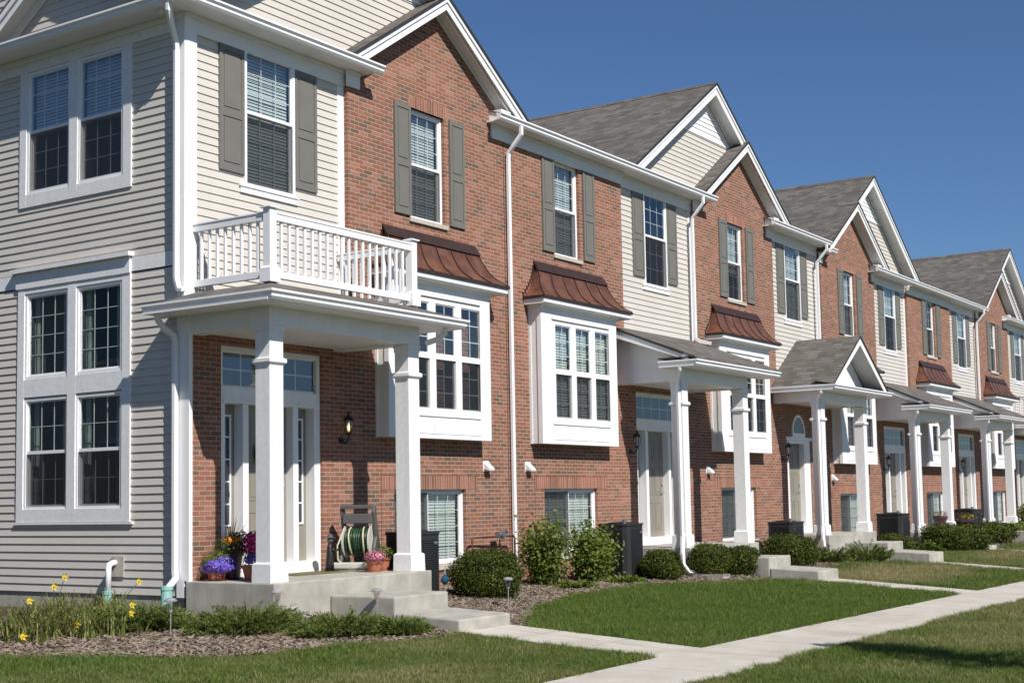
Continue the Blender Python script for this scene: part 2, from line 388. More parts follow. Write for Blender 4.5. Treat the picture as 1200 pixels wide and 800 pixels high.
EXP = .115
def siding(mb, u0, u1, z0, z1, d, holes=(), clip=None, lap=.017):
    z = z0
    while z < z1-1e-4:
        zt = min(z+EXP, z1); a, b = u0, u1
        if clip:
            a2, b2 = clip(z+.02); a, b = max(a, a2), min(b, b2)
            if b-a < .02: z = zt; continue
        segs = [(a, b)]
        for (h0, h1, h2, h3) in holes:
            if h2 < (z+zt)/2 < h3:
                ns = []
                for (p, q) in segs:
                    if h1 <= p or h0 >= q: ns.append((p, q)); continue
                    if p < h0: ns.append((p, h0))
                    if q > h1: ns.append((h1, q))
                segs = ns
        for (p, q) in segs:
            n = max(1, int((q-p)/1.2)); xs = [p+(q-p)*i/n for i in range(n+1)]
            for x0, x1 in zip(xs[:-1], xs[1:]):
                mb.face((x0, d-lap, z), (x1, d-lap, z), (x1, d-.001, zt), (x0, d-.001, zt))
                mb.face((x0, d-lap, z), (x1, d-lap, z), (x1, d, z-.004), (x0, d, z-.004))
        z = zt

def window(root, tr, u0, u1, z0, z1, d, rail=None, gu=(3, 3), gl=(3, 3), blind=1, fw=.05, slider=False, curtain=False, name='window'):
    """glass opening u0..u1, z0..z1; d = frame front depth"""
    fr = MB(tr); g = MB(tr); bl = MB(tr); it = MB(tr); q = .0085
    D = d+.03
    fr.box(u0-fw, u0, d, d+.08, z0-fw, z1+fw); fr.box(u1, u1+fw, d, d+.08, z0-fw, z1+fw)
    fr.box(u0, u1, d+.001, d+.08, z1, z1+fw); fr.box(u0, u1, d+.001, d+.08, z0-fw, z0)
    def grid(a, b, c, e, n, dd):
        nx, nz = n
        for i in range(1, nx): x = a+(b-a)*i/nx; fr.box(x-q/2*1.3, x+q/2*1.3, dd, dd+.008, c, e)
        for i in range(1, nz): z = c+(e-c)*i/nz; fr.box(a, b, dd+.0015, dd+.0095, z-q/2*1.3, z+q/2*1.3)
    def lite(a, b, c, e, dd, n, sash=.03):
        fr.box(a, a+sash, dd-.008, dd+.02, c, e); fr.box(b-sash, b, dd-.008, dd+.02, c, e)
        fr.box(a+sash, b-sash, dd-.007, dd+.02, c, c+sash); fr.box(a+sash, b-sash, dd-.007, dd+.02, e-sash, e)
        tl = random.uniform(-.003, .003)
        g.face((a+sash, dd+.004+tl, c+sash), (b-sash, dd+.004-tl, c+sash), (b-sash, dd+.004-tl, e-sash), (a+sash, dd+.004+tl, e-sash))
        if n: grid(a+sash, b-sash, c+sash, e-sash, n, dd+.008)
    if slider:
        m = (u0+u1)/2
        lite(u0, m+.015, z0, z1, D+.03, gu); lite(m-.015, u1, z0, z1, D, gl)
        fr.box(m-.02, m+.02, D-.015, D+.03, z0, z1)
    elif rail is not None:
        lite(u0, u1, rail, z1, D, gu, .022); lite(u0, u1, z0, rail, D+.028, gl, .026)
        fr.box(u0, u1, D-.012, D+.03, rail-.025, rail+.025)
    else: lite(u0, u1, z0, z1, D, gu, .03)
    w = fr.build(name, 'vinyl', root)
    g.build('pane', 'glass', w, recalc=False)
    sc = MB(tr)
    if slider: sc.face((u0+.01, d+.012, z0+.01), ((u0+u1)/2, d+.012, z0+.01), ((u0+u1)/2, d+.012, z1-.01), (u0+.01, d+.012, z1-.01))
    elif rail is not None: sc.face((u0, d+.012, z0), (u1, d+.012, z0), (u1, d+.012, rail-.02), (u0, d+.012, rail-.02))
    if sc.v: sc.build('insect_screen', 'screen', w, recalc=False)
    bz = z1-.02; bd = d+.115
    stop = z0+.01 if blind == 1 else z1-(z1-z0)*blind
    if blind:
        while bz > stop:
            bl.face((u0+.01, bd, bz-.034), (u1-.01, bd, bz-.034), (u1-.01, bd+.016, bz+.012), (u0+.01, bd+.016, bz+.012)); bz -= .05
        bl.box(u0+.01, u1-.01, bd-.005, bd+.03, stop-.01, stop+.015)
        bl.build('blind', 'blind', w, recalc=False)
    if curtain:
        cu = MB(tr)
        for (a, b) in ((u0, u0+(u1-u0)*.27), (u1-(u1-u0)*.12, u1)):
            n = 10
            for i in range(n):
                x0 = a+(b-a)*i/n; x1 = a+(b-a)*(i+1)/n; e0 = .15+.02*(i % 2); e1 = .15+.02*((i+1) % 2)
                cu.face((x0, d+e0, z0), (x1, d+e1, z0), (x1, d+e1, z1), (x0, d+e0, z1))
        cu.build('curtain', 'curtain', w, recalc=False)
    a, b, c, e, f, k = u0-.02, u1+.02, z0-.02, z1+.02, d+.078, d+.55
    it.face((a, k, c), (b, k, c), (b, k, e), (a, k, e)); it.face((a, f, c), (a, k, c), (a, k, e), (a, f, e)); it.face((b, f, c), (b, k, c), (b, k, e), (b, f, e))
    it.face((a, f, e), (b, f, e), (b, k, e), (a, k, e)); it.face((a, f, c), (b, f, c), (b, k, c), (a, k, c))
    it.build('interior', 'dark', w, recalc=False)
    return w

def shutter(root, u0, u1, z0, z1, d):
    m = MB('F'); w = .055
    m.box(u0, u1, d+.012, d+.035, z0, z1)
    m.box(u0, u0+w, d, d+.012, z0, z1); m.box(u1-w, u1, d, d+.012, z0, z1)
    zm = z0+(z1-z0)*.46
    for (a, b) in ((z0, z0+.09), (zm-.05, zm+.05), (z1-.08, z1)): m.box(u0+w, u1-w, d, d+.012, a, b)
    for (a, b) in ((z0+.09, zm-.05), (zm+.05, z1-.08)):
        m.box(u0+w+.035, u1-w-.035, d+.002, d+.012, a+.04, b-.04)
    return m.build('shutter', 'shutter', root)

def gutter_profile(out, z):   # out = unit sign, returns (offset, z) list; top z given
    return [(0, z-.125), (.055*out, z-.125), (.085*out, z-.09), (.085*out, z-.055), (.118*out, z-.028), (.118*out, z), (.108*out, z), (.105*out, z-.02), (.012*out, z-.02), (0, z)]
def ring(mb, A, B):
    n = len(mb.v); k = len(A); mb.v += A+B; mb.f.append(tuple(range(n+k-1, n-1, -1))); mb.f.append(tuple(range(n+k, n+2*k)))
    for i in range(k): j = (i+1) % k; mb.f.append((n+i, n+j, n+k+j, n+k+i))
def gutter_x(mb, x0, x1, yback, z, ml=0, mr=0):
    P = gutter_profile(1, z)
    ring(mb, [(x0+ml*(.118-a), yback-a, b) for a, b in P], [(x1-mr*(.118-a), yback-a, b) for a, b in P])
def gutter_y(mb, xback, y0, y1, z, out=-1):
    P = gutter_profile(1, z)   # y0 end mitred into the front gutter
    ring(mb, [(xback+a*out, y0-a, b) for a, b in P], [(xback+a*out, y1, b) for a, b in P])

def downspout(root, pts, name='downspout'):
    m = MB(); m.tube(pts, .052, seg=4, flat=(1.0, .82)); return m.build(name, 'vinyl', root, bevel=.006)

PIT = .667
def gable(root, xc, za, half, yf, yb, wally, zc, name='gable_roof', rk=.20):
    """shingled gable with white rake boards and soffit; za = apex height of roof top"""
    rf = MB(); t = .05
    for s in (-1, 1):
        xe = xc+s*half; ze = za-PIT*half
        rf.prism([(xc, za), (xe, ze), (xe, ze-t), (xc, za-t)], 'y', yf-.03, yb)
    r = rf.build(name, 'shingle', root)
    rk_ = MB(); so = MB(); ed = MB()
    n = (1+PIT**2)**.5
    for s in (-1, 1):
        xe = xc+s*half; ze = za-PIT*half
        top = t+.004; h = rk*n; h2 = .06*n
        def band(a, b):     # board between a and b below the roof line, cut level at zc
            xa_, xb_ = xc+s*(za-a-zc)/PIT, xc+s*(za-b-zc)/PIT
            if abs(xa_-xc) > half: return [(xc, za-a), (xe, ze-a), (xe, max(zc, ze-b)), (xb_, zc), (xc, za-b)] if ze-b < zc else [(xc, za-a), (xe, ze-a), (xe, ze-b), (xc, za-b)]
            return [(xc, za-a), (xa_, zc), (xb_, zc), (xc, za-b)]
        rk_.prism(band(top, top+h), 'y', yf, yf+.03)
        rk_.prism(band(top, top+h2), 'y', yf-.025, yf-.0005)
        so.prism(band(top+.10, top+.12), 'y', yf+.03, wally+.02)
        # frieze under the soffit on the wall
        so.prism(band(top+.1205, top+.21), 'y', wally-.03, wally-.004)
        ed.prism([(xc, za+.004), (xe, ze+.004), (xe, ze-t-.003), (xc, za-t-.003)], 'y', yf-.042, yf-.031)
    # straight ridge cap
    rf2 = MB(); rf2.prism([(xc-.13, za-.075), (xc, za+.018), (xc+.13, za-.075), (xc, za-.03)], 'y', yf-.028, yb); rf2.build('ridge_cap', 'shingle', r)
    rk_.build('rake_board', 'white', r); so.build('rake_soffit', 'white', r); ed.build('drip_edge', 'edge', r)
    return r

def bay(root, xl, dz, blinds=1, seedk=0):
    F = -.27; W = 2.8; xr = xl+W; zb, zt = 1.03+dz, 3.58+dz
    m = MB('F')
    ops = [(.50, 1.07), (1.245, 1.80), (1.97, 2.53)]
    wz0, wz1, rl = 1.52+dz, 3.27+dz, 2.38+dz
    holes = [(xl+a, xl+b, wz0, wz1) for a, b in ops]
    wall_cells(m, xl, xr, zb, zt, F, holes, .06)
    m.face((xl, F, zb), (xl, 0, zb), (xl, 0, zt), (xl, F, zt)); m.face((xr, F, zb), (xr, 0, zb), (xr, 0, zt), (xr, F, zt))
    m.face((xl, F, zb), (xr, F, zb), (xr, 0, zb), (xl, 0, zb))
    # raised trim: corner boards, head casing, mullion casing, sill band and lower panels
    for (a, b) in ((xl-.004, xl+.36), (xr-.30, xr+.004)): m.box(a, b, F-.012, F-.001, zb-.004, zt)
    m.box(xl+.36, xr-.30, F-.0105, F-.001, wz1+.12, zt)
    m.box(xl+.37, xr-.30, F-.03, F-.012, wz1+.09, wz1+.125)
    m.box(xl+.36, xr-.30, F-.0105, F-.001, zb-.003, zb+.05)
    m.box(xl+.37, xr-.31, F-.02, F-.001, wz0-.13, wz0-.05)
    for (a, b) in ops: m.box(xl+a-.085, xl+b+.085, F-.009, F-.001, zb+.075, wz0-.165)
    m.box(xl-.014, xl-.002, F-.01, F+.08, zb-.004, zt); m.box(xl-.014, xl-.002, -.05, -.002, zb-.004, zt)
    b = m.build('bay_window', 'white', root)
    for i, (a, c) in enumerate(ops):
        fr = MB('F'); g = MB('F'); bl = MB('F'); it = MB('F'); u0, u1 = xl+a, xl+c; d = F+.015
        for (z0, z1, dd) in ((rl+.035, wz1, d), (wz0, rl-.035, d+.02)):
            fr.box(u0, u0+.02, dd, dd+.03, z0, z1); fr.box(u1-.02, u1, dd, dd+.03, z0, z1); fr.box(u0+.02, u1-.02, dd+.001, dd+.03, z0, z0+.025); fr.box(u0+.02, u1-.02, dd+.001, dd+.03, z1-.02, z1)
            fr.box((u0+u1)/2-.008, (u0+u1)/2+.008, dd+.014, dd+.022, z0, z1)
            for k in (1, 2): z = z0+(z1-z0)*k/3; fr.box(u0, u1, dd+.0155, dd+.0235, z-.008, z+.008)
            tl = random.uniform(-.002, .002)
            g.face((u0+.02, dd+.01+tl, z0), (u1-.02, dd+.01-tl, z0), (u1-.02, dd+.01-tl, z1), (u0+.02, dd+.01+tl, z1))
        fr.box(u0-.002, u1+.002, F-.008, F+.05, rl-.04, rl+.04)
        fr.build('window_sash', 'vinyl', b); g.build('pane', 'glass', b, recalc=False)
        sc = MB('F'); sc.face((u0+.01, d+.004, wz0+.01), (u1-.01, d+.004, wz0+.01), (u1-.01, d+.004, rl-.04), (u0+.01, d+.004, rl-.04)); sc.build('insect_screen', 'screen', b, recalc=False)
        if blinds:
            z = wz1-.03; low = wz0+.02 if (blinds == 1) else wz1-.9
            while z > low: bl.face((u0+.01, d+.085, z-.034), (u1-.01, d+.085, z-.034), (u1-.01, d+.10, z+.012), (u0+.01, d+.10, z+.012)); z -= .052
            bl.build('blind', 'blind', b, recalc=False)
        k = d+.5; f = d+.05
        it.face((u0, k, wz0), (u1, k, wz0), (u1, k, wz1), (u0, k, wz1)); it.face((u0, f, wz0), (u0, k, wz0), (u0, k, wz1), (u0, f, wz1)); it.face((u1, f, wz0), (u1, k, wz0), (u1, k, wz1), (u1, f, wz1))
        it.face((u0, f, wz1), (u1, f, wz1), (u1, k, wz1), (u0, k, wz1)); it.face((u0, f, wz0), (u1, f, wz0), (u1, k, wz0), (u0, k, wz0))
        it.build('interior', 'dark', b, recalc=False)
    # crown
    c = MB('F')
    c.prism([(-.002, zt+.02), (F-.165, zt+.02), (F-.185, zt+.04), (F-.185, zt+.118), (-.002, zt+.118)], 'x', xl-.16, xr+.33); c.prism([(-.002, zt-.03), (F-.03, zt-.03), (F-.06, zt+.019), (-.002, zt+.019)], 'x', xl-.04, xr+.04)
    c.build('crown_moulding', 'white', b)
    # flared copper roof
    e0 = (F-.20); prof = [(e0, 3.745+dz), (-.40, 3.79+dz), (-.31, 3.865+dz), (-.235, 3.96+dz), (-.175, 4.08+dz), (-.13, 4.19+dz), (-.10, 4.30+dz)]
    cr = MB('F'); XL, XR = xl+.22, xr-.05
    def xs(y): off = (-.10-y); return XL-off*1.08, XR+off*1.08
    for (p, q) in zip(prof[:-1], prof[1:]):
        a0, a1 = xs(p[0]); b0, b1 = xs(q[0])
        cr.face((a0, p[0], p[1]), (a1, p[0], p[1]), (b1, q[0], q[1]), (b0, q[0], q[1]))
        cr.face((a0, p[0], p[1]), (b0, q[0], q[1]), (b0, .001, q[1]), (a0, .001, p[1]))
        cr.face((a1, p[0], p[1]), (b1, q[0], q[1]), (b1, .001, q[1]), (a1, .001, p[1]))
    a0, a1 = xs(e0); z = prof[0][1]
    cr.box(a0-.006, a1+.006, e0-.006, -.001, z-.012, z-.002)
    r = cr.build('copper_roof', 'copper', b)
    for me_f in r.data.polygons: me_f.use_smooth = False
    se = MB('F')
    for k in range(7):
        t = k/6; pts = []
        for (y, z) in prof: l, rr = xs(y); pts.append((l+(rr-l)*t, y-.006, z+.010))
        se.tube(pts, .011, seg=4)
    # vertical flange, front drip and stepped side flashing
    se.prism([(-.135, 4.285+dz), (-.012, 4.475+dz), (.0, 4.475+dz), (-.09, 4.285+dz)], 'x', XL-.035, XR+.035)
    se.box(a0-.012, a1+.012, e0-.014, e0+.02, prof[0][1]-.045, prof[0][1]+.004)
    se.box(a0-.012, a0+.008, e0+.02, -.002, prof[0][1]-.045, prof[0][1]+.004)
    for s_, xe, xt in ((-1, a0, XL), (1, a1, XR)):
        for k in range(9):
            z = prof[0][1]+.02+k*.0677; t = min(1, (k+.5)/9); y = e0+(-.10-e0)*(1-(1-t)**1.8); x = (xs(y)[0] if s_ < 0 else xs(y)[1])
            x2 = x+s_*.055; se.box(min(x, x2), max(x, x2), -.011, -.002, z, z+.0677)
    se.build('copper_seam', 'copper_dark', b)
    return b

def lower_window(root, c, dz):
    z1 = .20+dz; z0 = -1.04+dz; u0, u1 = c-.98, c+.98
    w = window(root, 'F', u0+.05, u1-.05, z0+.05, z1-.05, .07, gu=(3, 4), gl=(3, 4), slider=True, fw=.05)
    so = MB('F'); so.box(u0-.33, u1+.33, -.004, .10, z1, z1+.225); so.build('brick_lintel', 'soldier', root)
    li = MB('F'); li.box(u0-.33, u1+.33, -.003, .0, z1+.228, z1+.234); li.box(u0-.337, u0-.331, -.003, 0, z1-1.0, z1+.30); li.box(u1+.331, u1+.337, -.003, 0, z1, z1+.30); li.build('lintel_joint', 'redpipe', root)
    s = MB('F'); s.box(u0-.03, u1+.03, -.035, .12, z0-.10, z0-.002); s.build('window_sill', 'stone', root, bevel=.006)
    return (u0, u1, z0, z1)

def brick_window(root, c, dz, w=.96, blind=1):
    u0, u1 = c-w/2, c+w/2; z0, z1 = 4.70+dz, 6.57+dz
    window(root, 'F', u0+.05, u1-.05, z0+.05, z1-.05, .06, rail=5.64+dz, gu=(3, 3), gl=(3, 3), fw=.05, blind=blind)
    s = MB('F'); s.box(u0-.04, u1+.06, -.04, .10, z0-.075, z0-.002); s.build('window_sill', 'stone', root, bevel=.005)
    shutter(root, u0-.43, u0-.005, 4.72+dz, 6.58+dz, -.038); shutter(root, u1+.13, u1+.56, 4.72+dz, 6.58+dz, -.038)
    return (u0, u1, z0, z1)

def siding_window(root, c, dz, blind=1):
    u0, u1 = c-.53, c+.53; z0, z1 = 4.61+dz, 6.56+dz
    window(root, 'F', u0+.05, u1-.05, z0, z1, .06, rail=5.66+dz, gu=(3, 3), gl=(3, 3), fw=.05, blind=blind)
    t = MB('F'); t.box(u0-.07, u1+.07, .065, .10, z0-.15, z0-.052); t.box(u0-.09, u1+.09, .05, .10, z0-.062, z0-.05); t.build('window_trim', 'white', root)
    shutter(root, u0-.49, u0-.002, 4.72+dz, 6.532+dz, .055); shutter(root, u1+.002, u1+.49, 4.72+dz, 6.532+dz, .055)
    return (u0, u1, z0-.05, z1)

def panel_door(root, u0, u1, z0, z1, d):
    m = MB('F'); m.box(u0, u1, d, d+.045, z0, z1)
    w = (u1-u0)
    for (a, b) in ((.13, .46), (.54, .87)):
        for (c, e) in ((.07, .33), (.40, .66), (.72, .93)):
            x0, x1, y0, y1 = u0+w*a, u0+w*b, z0+(z1-z0)*c, z0+(z1-z0)*e
            for (p0, p1, q0, q1) in ((x0, x1, y0, y0+.02), (x0, x1, y1-.02, y1), (x0, x0+.02, y0+.02, y1-.02), (x1-.02, x1, y0+.02, y1-.02)):
                m.box(p0, p1, d-.008, d-.0002, q0, q1)
            m.box(x0+.05, x1-.05, d-.006, d-.0002, y0+.05, y1-.05)
    dr = m.build('door', 'taupe', root)
    h = MB('F'); h.tube([(u1-.08, d-.001, z0+.95), (u1-.08, d-.06, z0+.95)], .012); h.tube([(u1-.08, d-.055, z0+.95), (u1-.20, d-.055, z0+.95)], .01); h.tube([(u1-.08, d-.001, z0+1.12), (u1-.08, d-.03, z0+1.12)], .03, seg=12)
    h.box(u1-.10, u1-.06, d-.006, d-.001, z0+.85, z0+1.05); h.build('handle', 'steel', dr)
    return dr

def entrance(root, x0, dz, kind):
    """x0 = left edge of the opening. returns hole"""
    f = MB('F'); g = MB('F'); it = MB('F'); tp = MB('F')
    if kind == 'transom':
        W = 2.08; u0, u1 = x0, x0+W; zb = -1.0+dz; d = .06
        # outer casing
        f.box(u0, u0+.07, d-.02, d+.05, zb, 2.22+dz); f.box(u1-.07, u1, d-.02, d+.05, zb, 2.22+dz)
        f.box(u0+.07, u1-.07, d-.019, d+.05, 2.15+dz, 2.22+dz)
        f.box(u0+.07, u1-.07, d-.018, d+.05, 1.42+dz, 1.64+dz); f.box(u0+.07, u1-.07, d-.035, d-.018, 1.42+dz, 1.46+dz)
        f.box(u0+.07, u1-.07, d-.035, .30, -.998+dz, -.84+dz)
        # mullion posts with deep reveals
        p = [(u0+.07, u0+.12), (u0+.47, u0+.58), (u0+1.50, u0+1.61), (u1-.12, u1-.07)]
        for (a, b) in p: f.box(a, b, d-.012, .26, -.84+dz, 1.42+dz)
        f.box(u0+.07, u1-.07, d+.05, .26, 1.415+dz, 1.45+dz)
        # transom lite
        a, b, c, e = u0+.10, u1-.10, 1.67+dz, 2.13+dz
        g.face((a, d+.03, c), (b, d+.03, c), (b, d+.03, e), (a, d+.03, e))
        f.box(a, b, d+.005, d+.05, c-.03, c); f.box(a, b, d+.005, d+.05, e, e+.02)
        for k in range(1, 5 if dz > -1 else 5): x = a+(b-a)*k/5; f.box(x-.008, x+.008, d+.036, d+.044, c, e)
        f.box(a, b, d+.0375, d+.0455, (c+e)/2-.008, (c+e)/2+.008)
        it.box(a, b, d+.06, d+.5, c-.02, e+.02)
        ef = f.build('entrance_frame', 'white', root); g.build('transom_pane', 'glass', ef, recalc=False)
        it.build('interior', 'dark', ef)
        dr = panel_door(root, u0+.58, u0+1.50, -.84+dz, 1.41+dz, .19)
        for (a, b) in ((u0+.12, u0+.47), (u0+1.61, u0+1.96)):
            sl = MB('F'); sl.box(a, b, .22, .25, -.84+dz, 1.41+dz)
            s_ = sl.build('sidelight', 'taupe', root)
            fr = MB('F'); gl = MB('F'); c0, c1, e0, e1 = a+.05, a+.27, -.30+dz, 1.27+dz
            fr.box(c0, c0+.028, .20, .2198, e0, e1); fr.box(c1-.028, c1, .20, .2198, e0, e1); fr.box(c0+.028, c1-.028, .2005, .2198, e0, e0+.028); fr.box(c0+.028, c1-.028, .2005, .2198, e1-.028, e1)
            for k in range(1, 5): z = e0+(e1-e0)*k/5; fr.box(c0+.028, c1-.028, .204, .2198, z-.01, z+.01)
            fr.build('sidelight_frame', 'vinyl', s_)
            gl.box(c0+.01, c1-.01, .214, .2195, e0+.01, e1-.01); gl.build('sidelight_pane', 'glassdark', s_)
        return (u0, u1, -1.0+dz, 2.22+dz)
    else:
        u0, u1 = x0, x0+1.62; d = .06
        f.box(u0, u0+.17, d-.03, d+.05, -1.0+dz, 1.42+dz); f.box(u1-.30, u1, d-.03, d+.05, -1.0+dz, 1.42+dz)
        f.box(u0-.05, u1+.05, d-.075, d+.05, 1.42+dz, 1.50+dz); f.box(u0+.17, u1-.30, d-.025, d+.05, 1.33+dz, 1.42+dz)
        f.box(u0+.17, u1-.30, d-.03, .25, -.998+dz, -.86+dz); f.box(u0+.171, u0+.22, d-.01, .25, -.86+dz, 1.33+dz); f.box(u1-.36, u1-.301, d-.01, .25, -.86+dz, 1.33+dz)
        ef = f.build('entrance_frame', 'white', root)
        panel_door(root, u0+.22, u1-.36, -.86+dz, 1.33+dz, .19)
        # arched lite
        cx = (u0+u1)/2-.05; rr = .42; z0 = 1.50+dz; zs = 1.60+dz
        ar = MB('F'); gl = MB('F')
        def arc(r, n=14): return [(cx+r*math.cos(math.pi*i/n), zs+r*1.15*math.sin(math.pi*i/n)) for i in range(n+1)]
        A = arc(rr); B = arc(rr-.06)
        for i in range(len(A)-1): ar.prism([A[i], A[i+1], B[i+1], B[i]], 'y', -.03, .05)
        ar.box(cx-rr, cx+rr, -.031, .05, z0, zs)
        for k in (45, 90, 135): ar.tube([(cx, .0, zs), (cx+(rr-.05)*math.cos(R(k)), .0, zs+(rr-.05)*1.15*math.sin(R(k)))], .009, seg=4)
        ao = ar.build('arched_window', 'vinyl', root)
        gl.prism([(cx+rr-.05, zs-.01)]+[(x, z) for x, z in B[1:-1]]+[(cx-rr+.05, zs-.01)], 'y', -.012, -.006)
        gl.build('pane', 'glassdark', ao)
        return (u0, u1, -1.0+dz, 1.50+dz)

def dark_glass():
    m, nt, b, o = new_mat('reflective_dark_glass')
    b.inputs['Base Color'].default_value = (.018, .028, .034, 1); b.inputs['Roughness'].default_value = .03
    b.inputs['Specular IOR Level'].default_value = .9; b.inputs['IOR'].default_value = 1.6
    bump(nt, b, noise(nt, 1.5, 1), .1, .02); return m
M['glassdark'] = dark_glass()

def column(root, x, y, dz, zbase=None):
    zb = -1.0+dz if zbase is None else zbase; w = .255; cx, cy = x+w/2, y+w/2; m = MB()
    m.taper(cx, cy, .335, .325, zb, zb+.24); m.taper(cx, cy, .325, w+.004, zb+.24, zb+.262)
    m.box(x, x+w, y, y+w, zb+.262, 2.31+dz)
    m.taper(cx, cy, .262, .325, 1.805+dz, 1.835+dz); m.taper(cx, cy, .325, .325, 1.8352+dz, 1.885+dz); m.taper(cx, cy, .325, .262, 1.8852+dz, 1.90+dz)
    m.taper(cx, cy, .274, .274, 2.19+dz, 2.245+dz); m.taper(cx, cy, .274, .296, 2.2452+dz, 2.26+dz); m.taper(cx, cy, .296, .296, 2.2602+dz, 2.3005+dz)
    return m.build('porch_column', 'white_wood', root, bevel=.004)

def porch(root, kind, xa, xb, yc, dz, gl, gr, wl=None):
    """xa, xb = front-left corners of the two columns; yc = column front plane; gl/gr gutter ends"""
    w = .255; yw = 14.0; yg = yc-.40   # gutter back line
    sl = MB(); zgr = zg(xa, 12.5)-.25
    sl.box(xa-.06, xb+w+.09, yc-.12, yw, zgr, -1.0+dz); sl.build('porch_slab', 'concrete', root, bevel=.015)
    column(root, xa, yc, dz); column(root, xb, yc, dz)
    bm_ = MB(); zb, zt = 2.31+dz, 2.59+dz; xr = xb+w+.02; xl = xa-.0
    bm_.box(xl, xr, yc, yc+w, zb, zt); bm_.box(xl, xl+.24, yc+w, yw-.001, zb, zt); bm_.box(xr-.24, xr, yc+w, yw-.001, zb, zt)
    bm_.box(xl+.24, xr-.24, yc+w, yw-.001, zb+.03, zb+.05)          # porch ceiling
    bm_.box(gl+.02, gr-.02, yg-.02, yc-.001, zt-.028, zt-.002)                # front soffit
    b = bm_.build('porch_beam', 'white', root)
    gt = MB(); zgut = 2.69+dz
    gutter_x(gt, gl, gr, yg, zgut, 1, 0 if kind == 'shed' else 1)
    rf = MB()
    if kind == 'balcony':
        gutter_y(gt, gl+.118, yg, 14.40, zgut, -1)
        gutter_y(gt, gr-.118, yg, 13.99, zgut, 1)
        fb = MB(); fb.box(gl+.02, xl-.001, yc, 14.38, zt-.0275, zt-.0015); fb.build('porch_soffit', 'white', root); fb = MB(); fb.box(xr+.001, gr-.02, yc, 13.99, zt-.0275, zt-.0015); fb.build('porch_soffit', 'white', root)
        # low hipped roof rising to the deck
        x0, x1, y0 = gl+.03, gr-.03, yg-.09; z0, z1 = zgut+.006, 2.90+dz; i = .62
        A = [(x0, y0, z0), (x1, y0, z0), (x1-i, y0+i, z1), (x0+i, y0+i, z1)]
        rf.face(*A); rf.face((x0, y0, z0), (x0+i, y0+i, z1), (x0+i, 14.09, z1), (x0, 14.09, z0)); rf.face((x1, y0, z0), (x1-i, y0+i, z1), (x1-i, 14.09, z1), (x1, 14.09, z0))
        rf.face((x0+i, y0+i, z1), (x1-i, y0+i, z1), (x1-i, 14.09, z1), (x0+i, 14.09, z1))
        rf.build('porch_roof', 'shingle', root)
    elif kind == 'shed':
        zw = 3.50+dz; x0, x1 = gl+.04, gr-.02; y0 = yg-.10; z0 = zgut+.008; yw2 = 14.09; t = .04
        rf.prism([(y0, z0), (yw2, zw), (yw2, zw+t), (y0, z0+t)], 'x', x0, x1)
        r = rf.build('porch_roof', 'shingle', root)
        e = MB(); e.prism([(y0+.3, z0+.1), (yw2, zw-.003), (yw2, zw+t+.006), (y0+.3, z0+.1+t+.008)], 'x', x0-.012, x0-.001)
        e.box(x0-.03, x0+.55, y0+.05, yg+.75, z0+t-.01, z0+t+.012); e.build('drip_edge', 'edge', r)
        # side panels and rake boards
        sp2 = MB(); sp_ = MB()
        for (a, b_) in ((xr-.05, xr), (xl-.0, xl+.05)):
            sp_.prism([(yc+.02, zt+.001), (yw-.001, zt+.001), (yw-.001, zw-.02), (yc+.02, z0+.02+(yc-y0)*(zw-z0)/(yw2-y0)-.03)], 'x', a, b_)
            if a > xl+1: sp_.build('porch_side_panel', 'white', root); sp_ = MB()
        sp_.box(xl-.006, xl-.001, yc+.02, yw-.002, zt-.004, zt+.008)
        k = (zw-z0)/(yw2-y0)
        sp_.build('porch_side_panel', 'white', root); sp_ = MB()
        for (a, b_) in ((x1-.04, x1-.01), (x0+.01, x0+.04)):
            if sp_.v: sp_.build('rake_board', 'white', root); sp_ = MB()
            ya = yg+.1; sp_.prism([(ya, z0+(ya-y0)*k-.001), (yw2, zw-.001), (yw2, zw-.17), (ya, z0+(ya-y0)*k-.10)], 'x', a, b_)
        sp_.build('rake_board', 'white', root); sp_ = MB()
        sp_.prism([(yg+.1, z0+.0), (yw2, zw-.14), (yw2, zw-.16), (yg+.1, z0-.02)], 'x', x0+.041, xl-.001)
        sp_.box(gl+.02, xl-.001, yc, yg+.75, zt-.0275, zt-.0015)
        sp_.build('porch_soffit', 'white', root)
        gutter_y(gt, gl+.118, yg, yg+.75, zgut, -1)
    else:  # gable
        xc = (gl+gr)/2; half = (gr-gl)/2+.0; za = zgut+.02+PIT*half-.08; yf = yg-.02
        for s in (-1, 1):
            xe = xc+s*(half-.06); ze = za-PIT*(half-.06); rf.prism([(xc, za), (xe, ze), (xe, ze-.04), (xc, za-.04)], 'y', yf, 14.09)
        r = rf.build('porch_roof', 'shingle', root)
        rk = MB(); ed = MB(); n = 1.2
        for s in (-1, 1):
            xe = xc+s*(half-.16); ze = za-PIT*(half-.16)
            rk.prism([(xc, za-.042), (xe, ze-.042), (xe, ze-.042-.16), (xc, za-.042-.20)], 'y', yf+.015, yf+.045)
            rk.prism([(xc, za-.10), (xe, ze-.10), (xe, ze-.12), (xc, za-.12)], 'y', yf+.045, yc+.12)
            ed.prism([(xc, za+.004), (xe, ze+.004), (xe, ze-.043), (xc, za-.043)], 'y', yf-.012, yf-.001)
        rk.prism([(xc-half+.3, zt), (xc+half-.3, zt), (xc, za-.14)], 'y', yc+.10, yc+.14)
        rk.build('rake_board', 'white', r); ed.build('drip_edge', 'edge', r)
        rw = MB(); rw.prism([(yg-.09, zgut+.008), (yc+.09, zgut+.13), (yc+.09, zgut+.11), (yg-.09, zgut-.008)], 'x', gl+.1, gr-.1); rw.build('pent_strip', 'shingle', r)
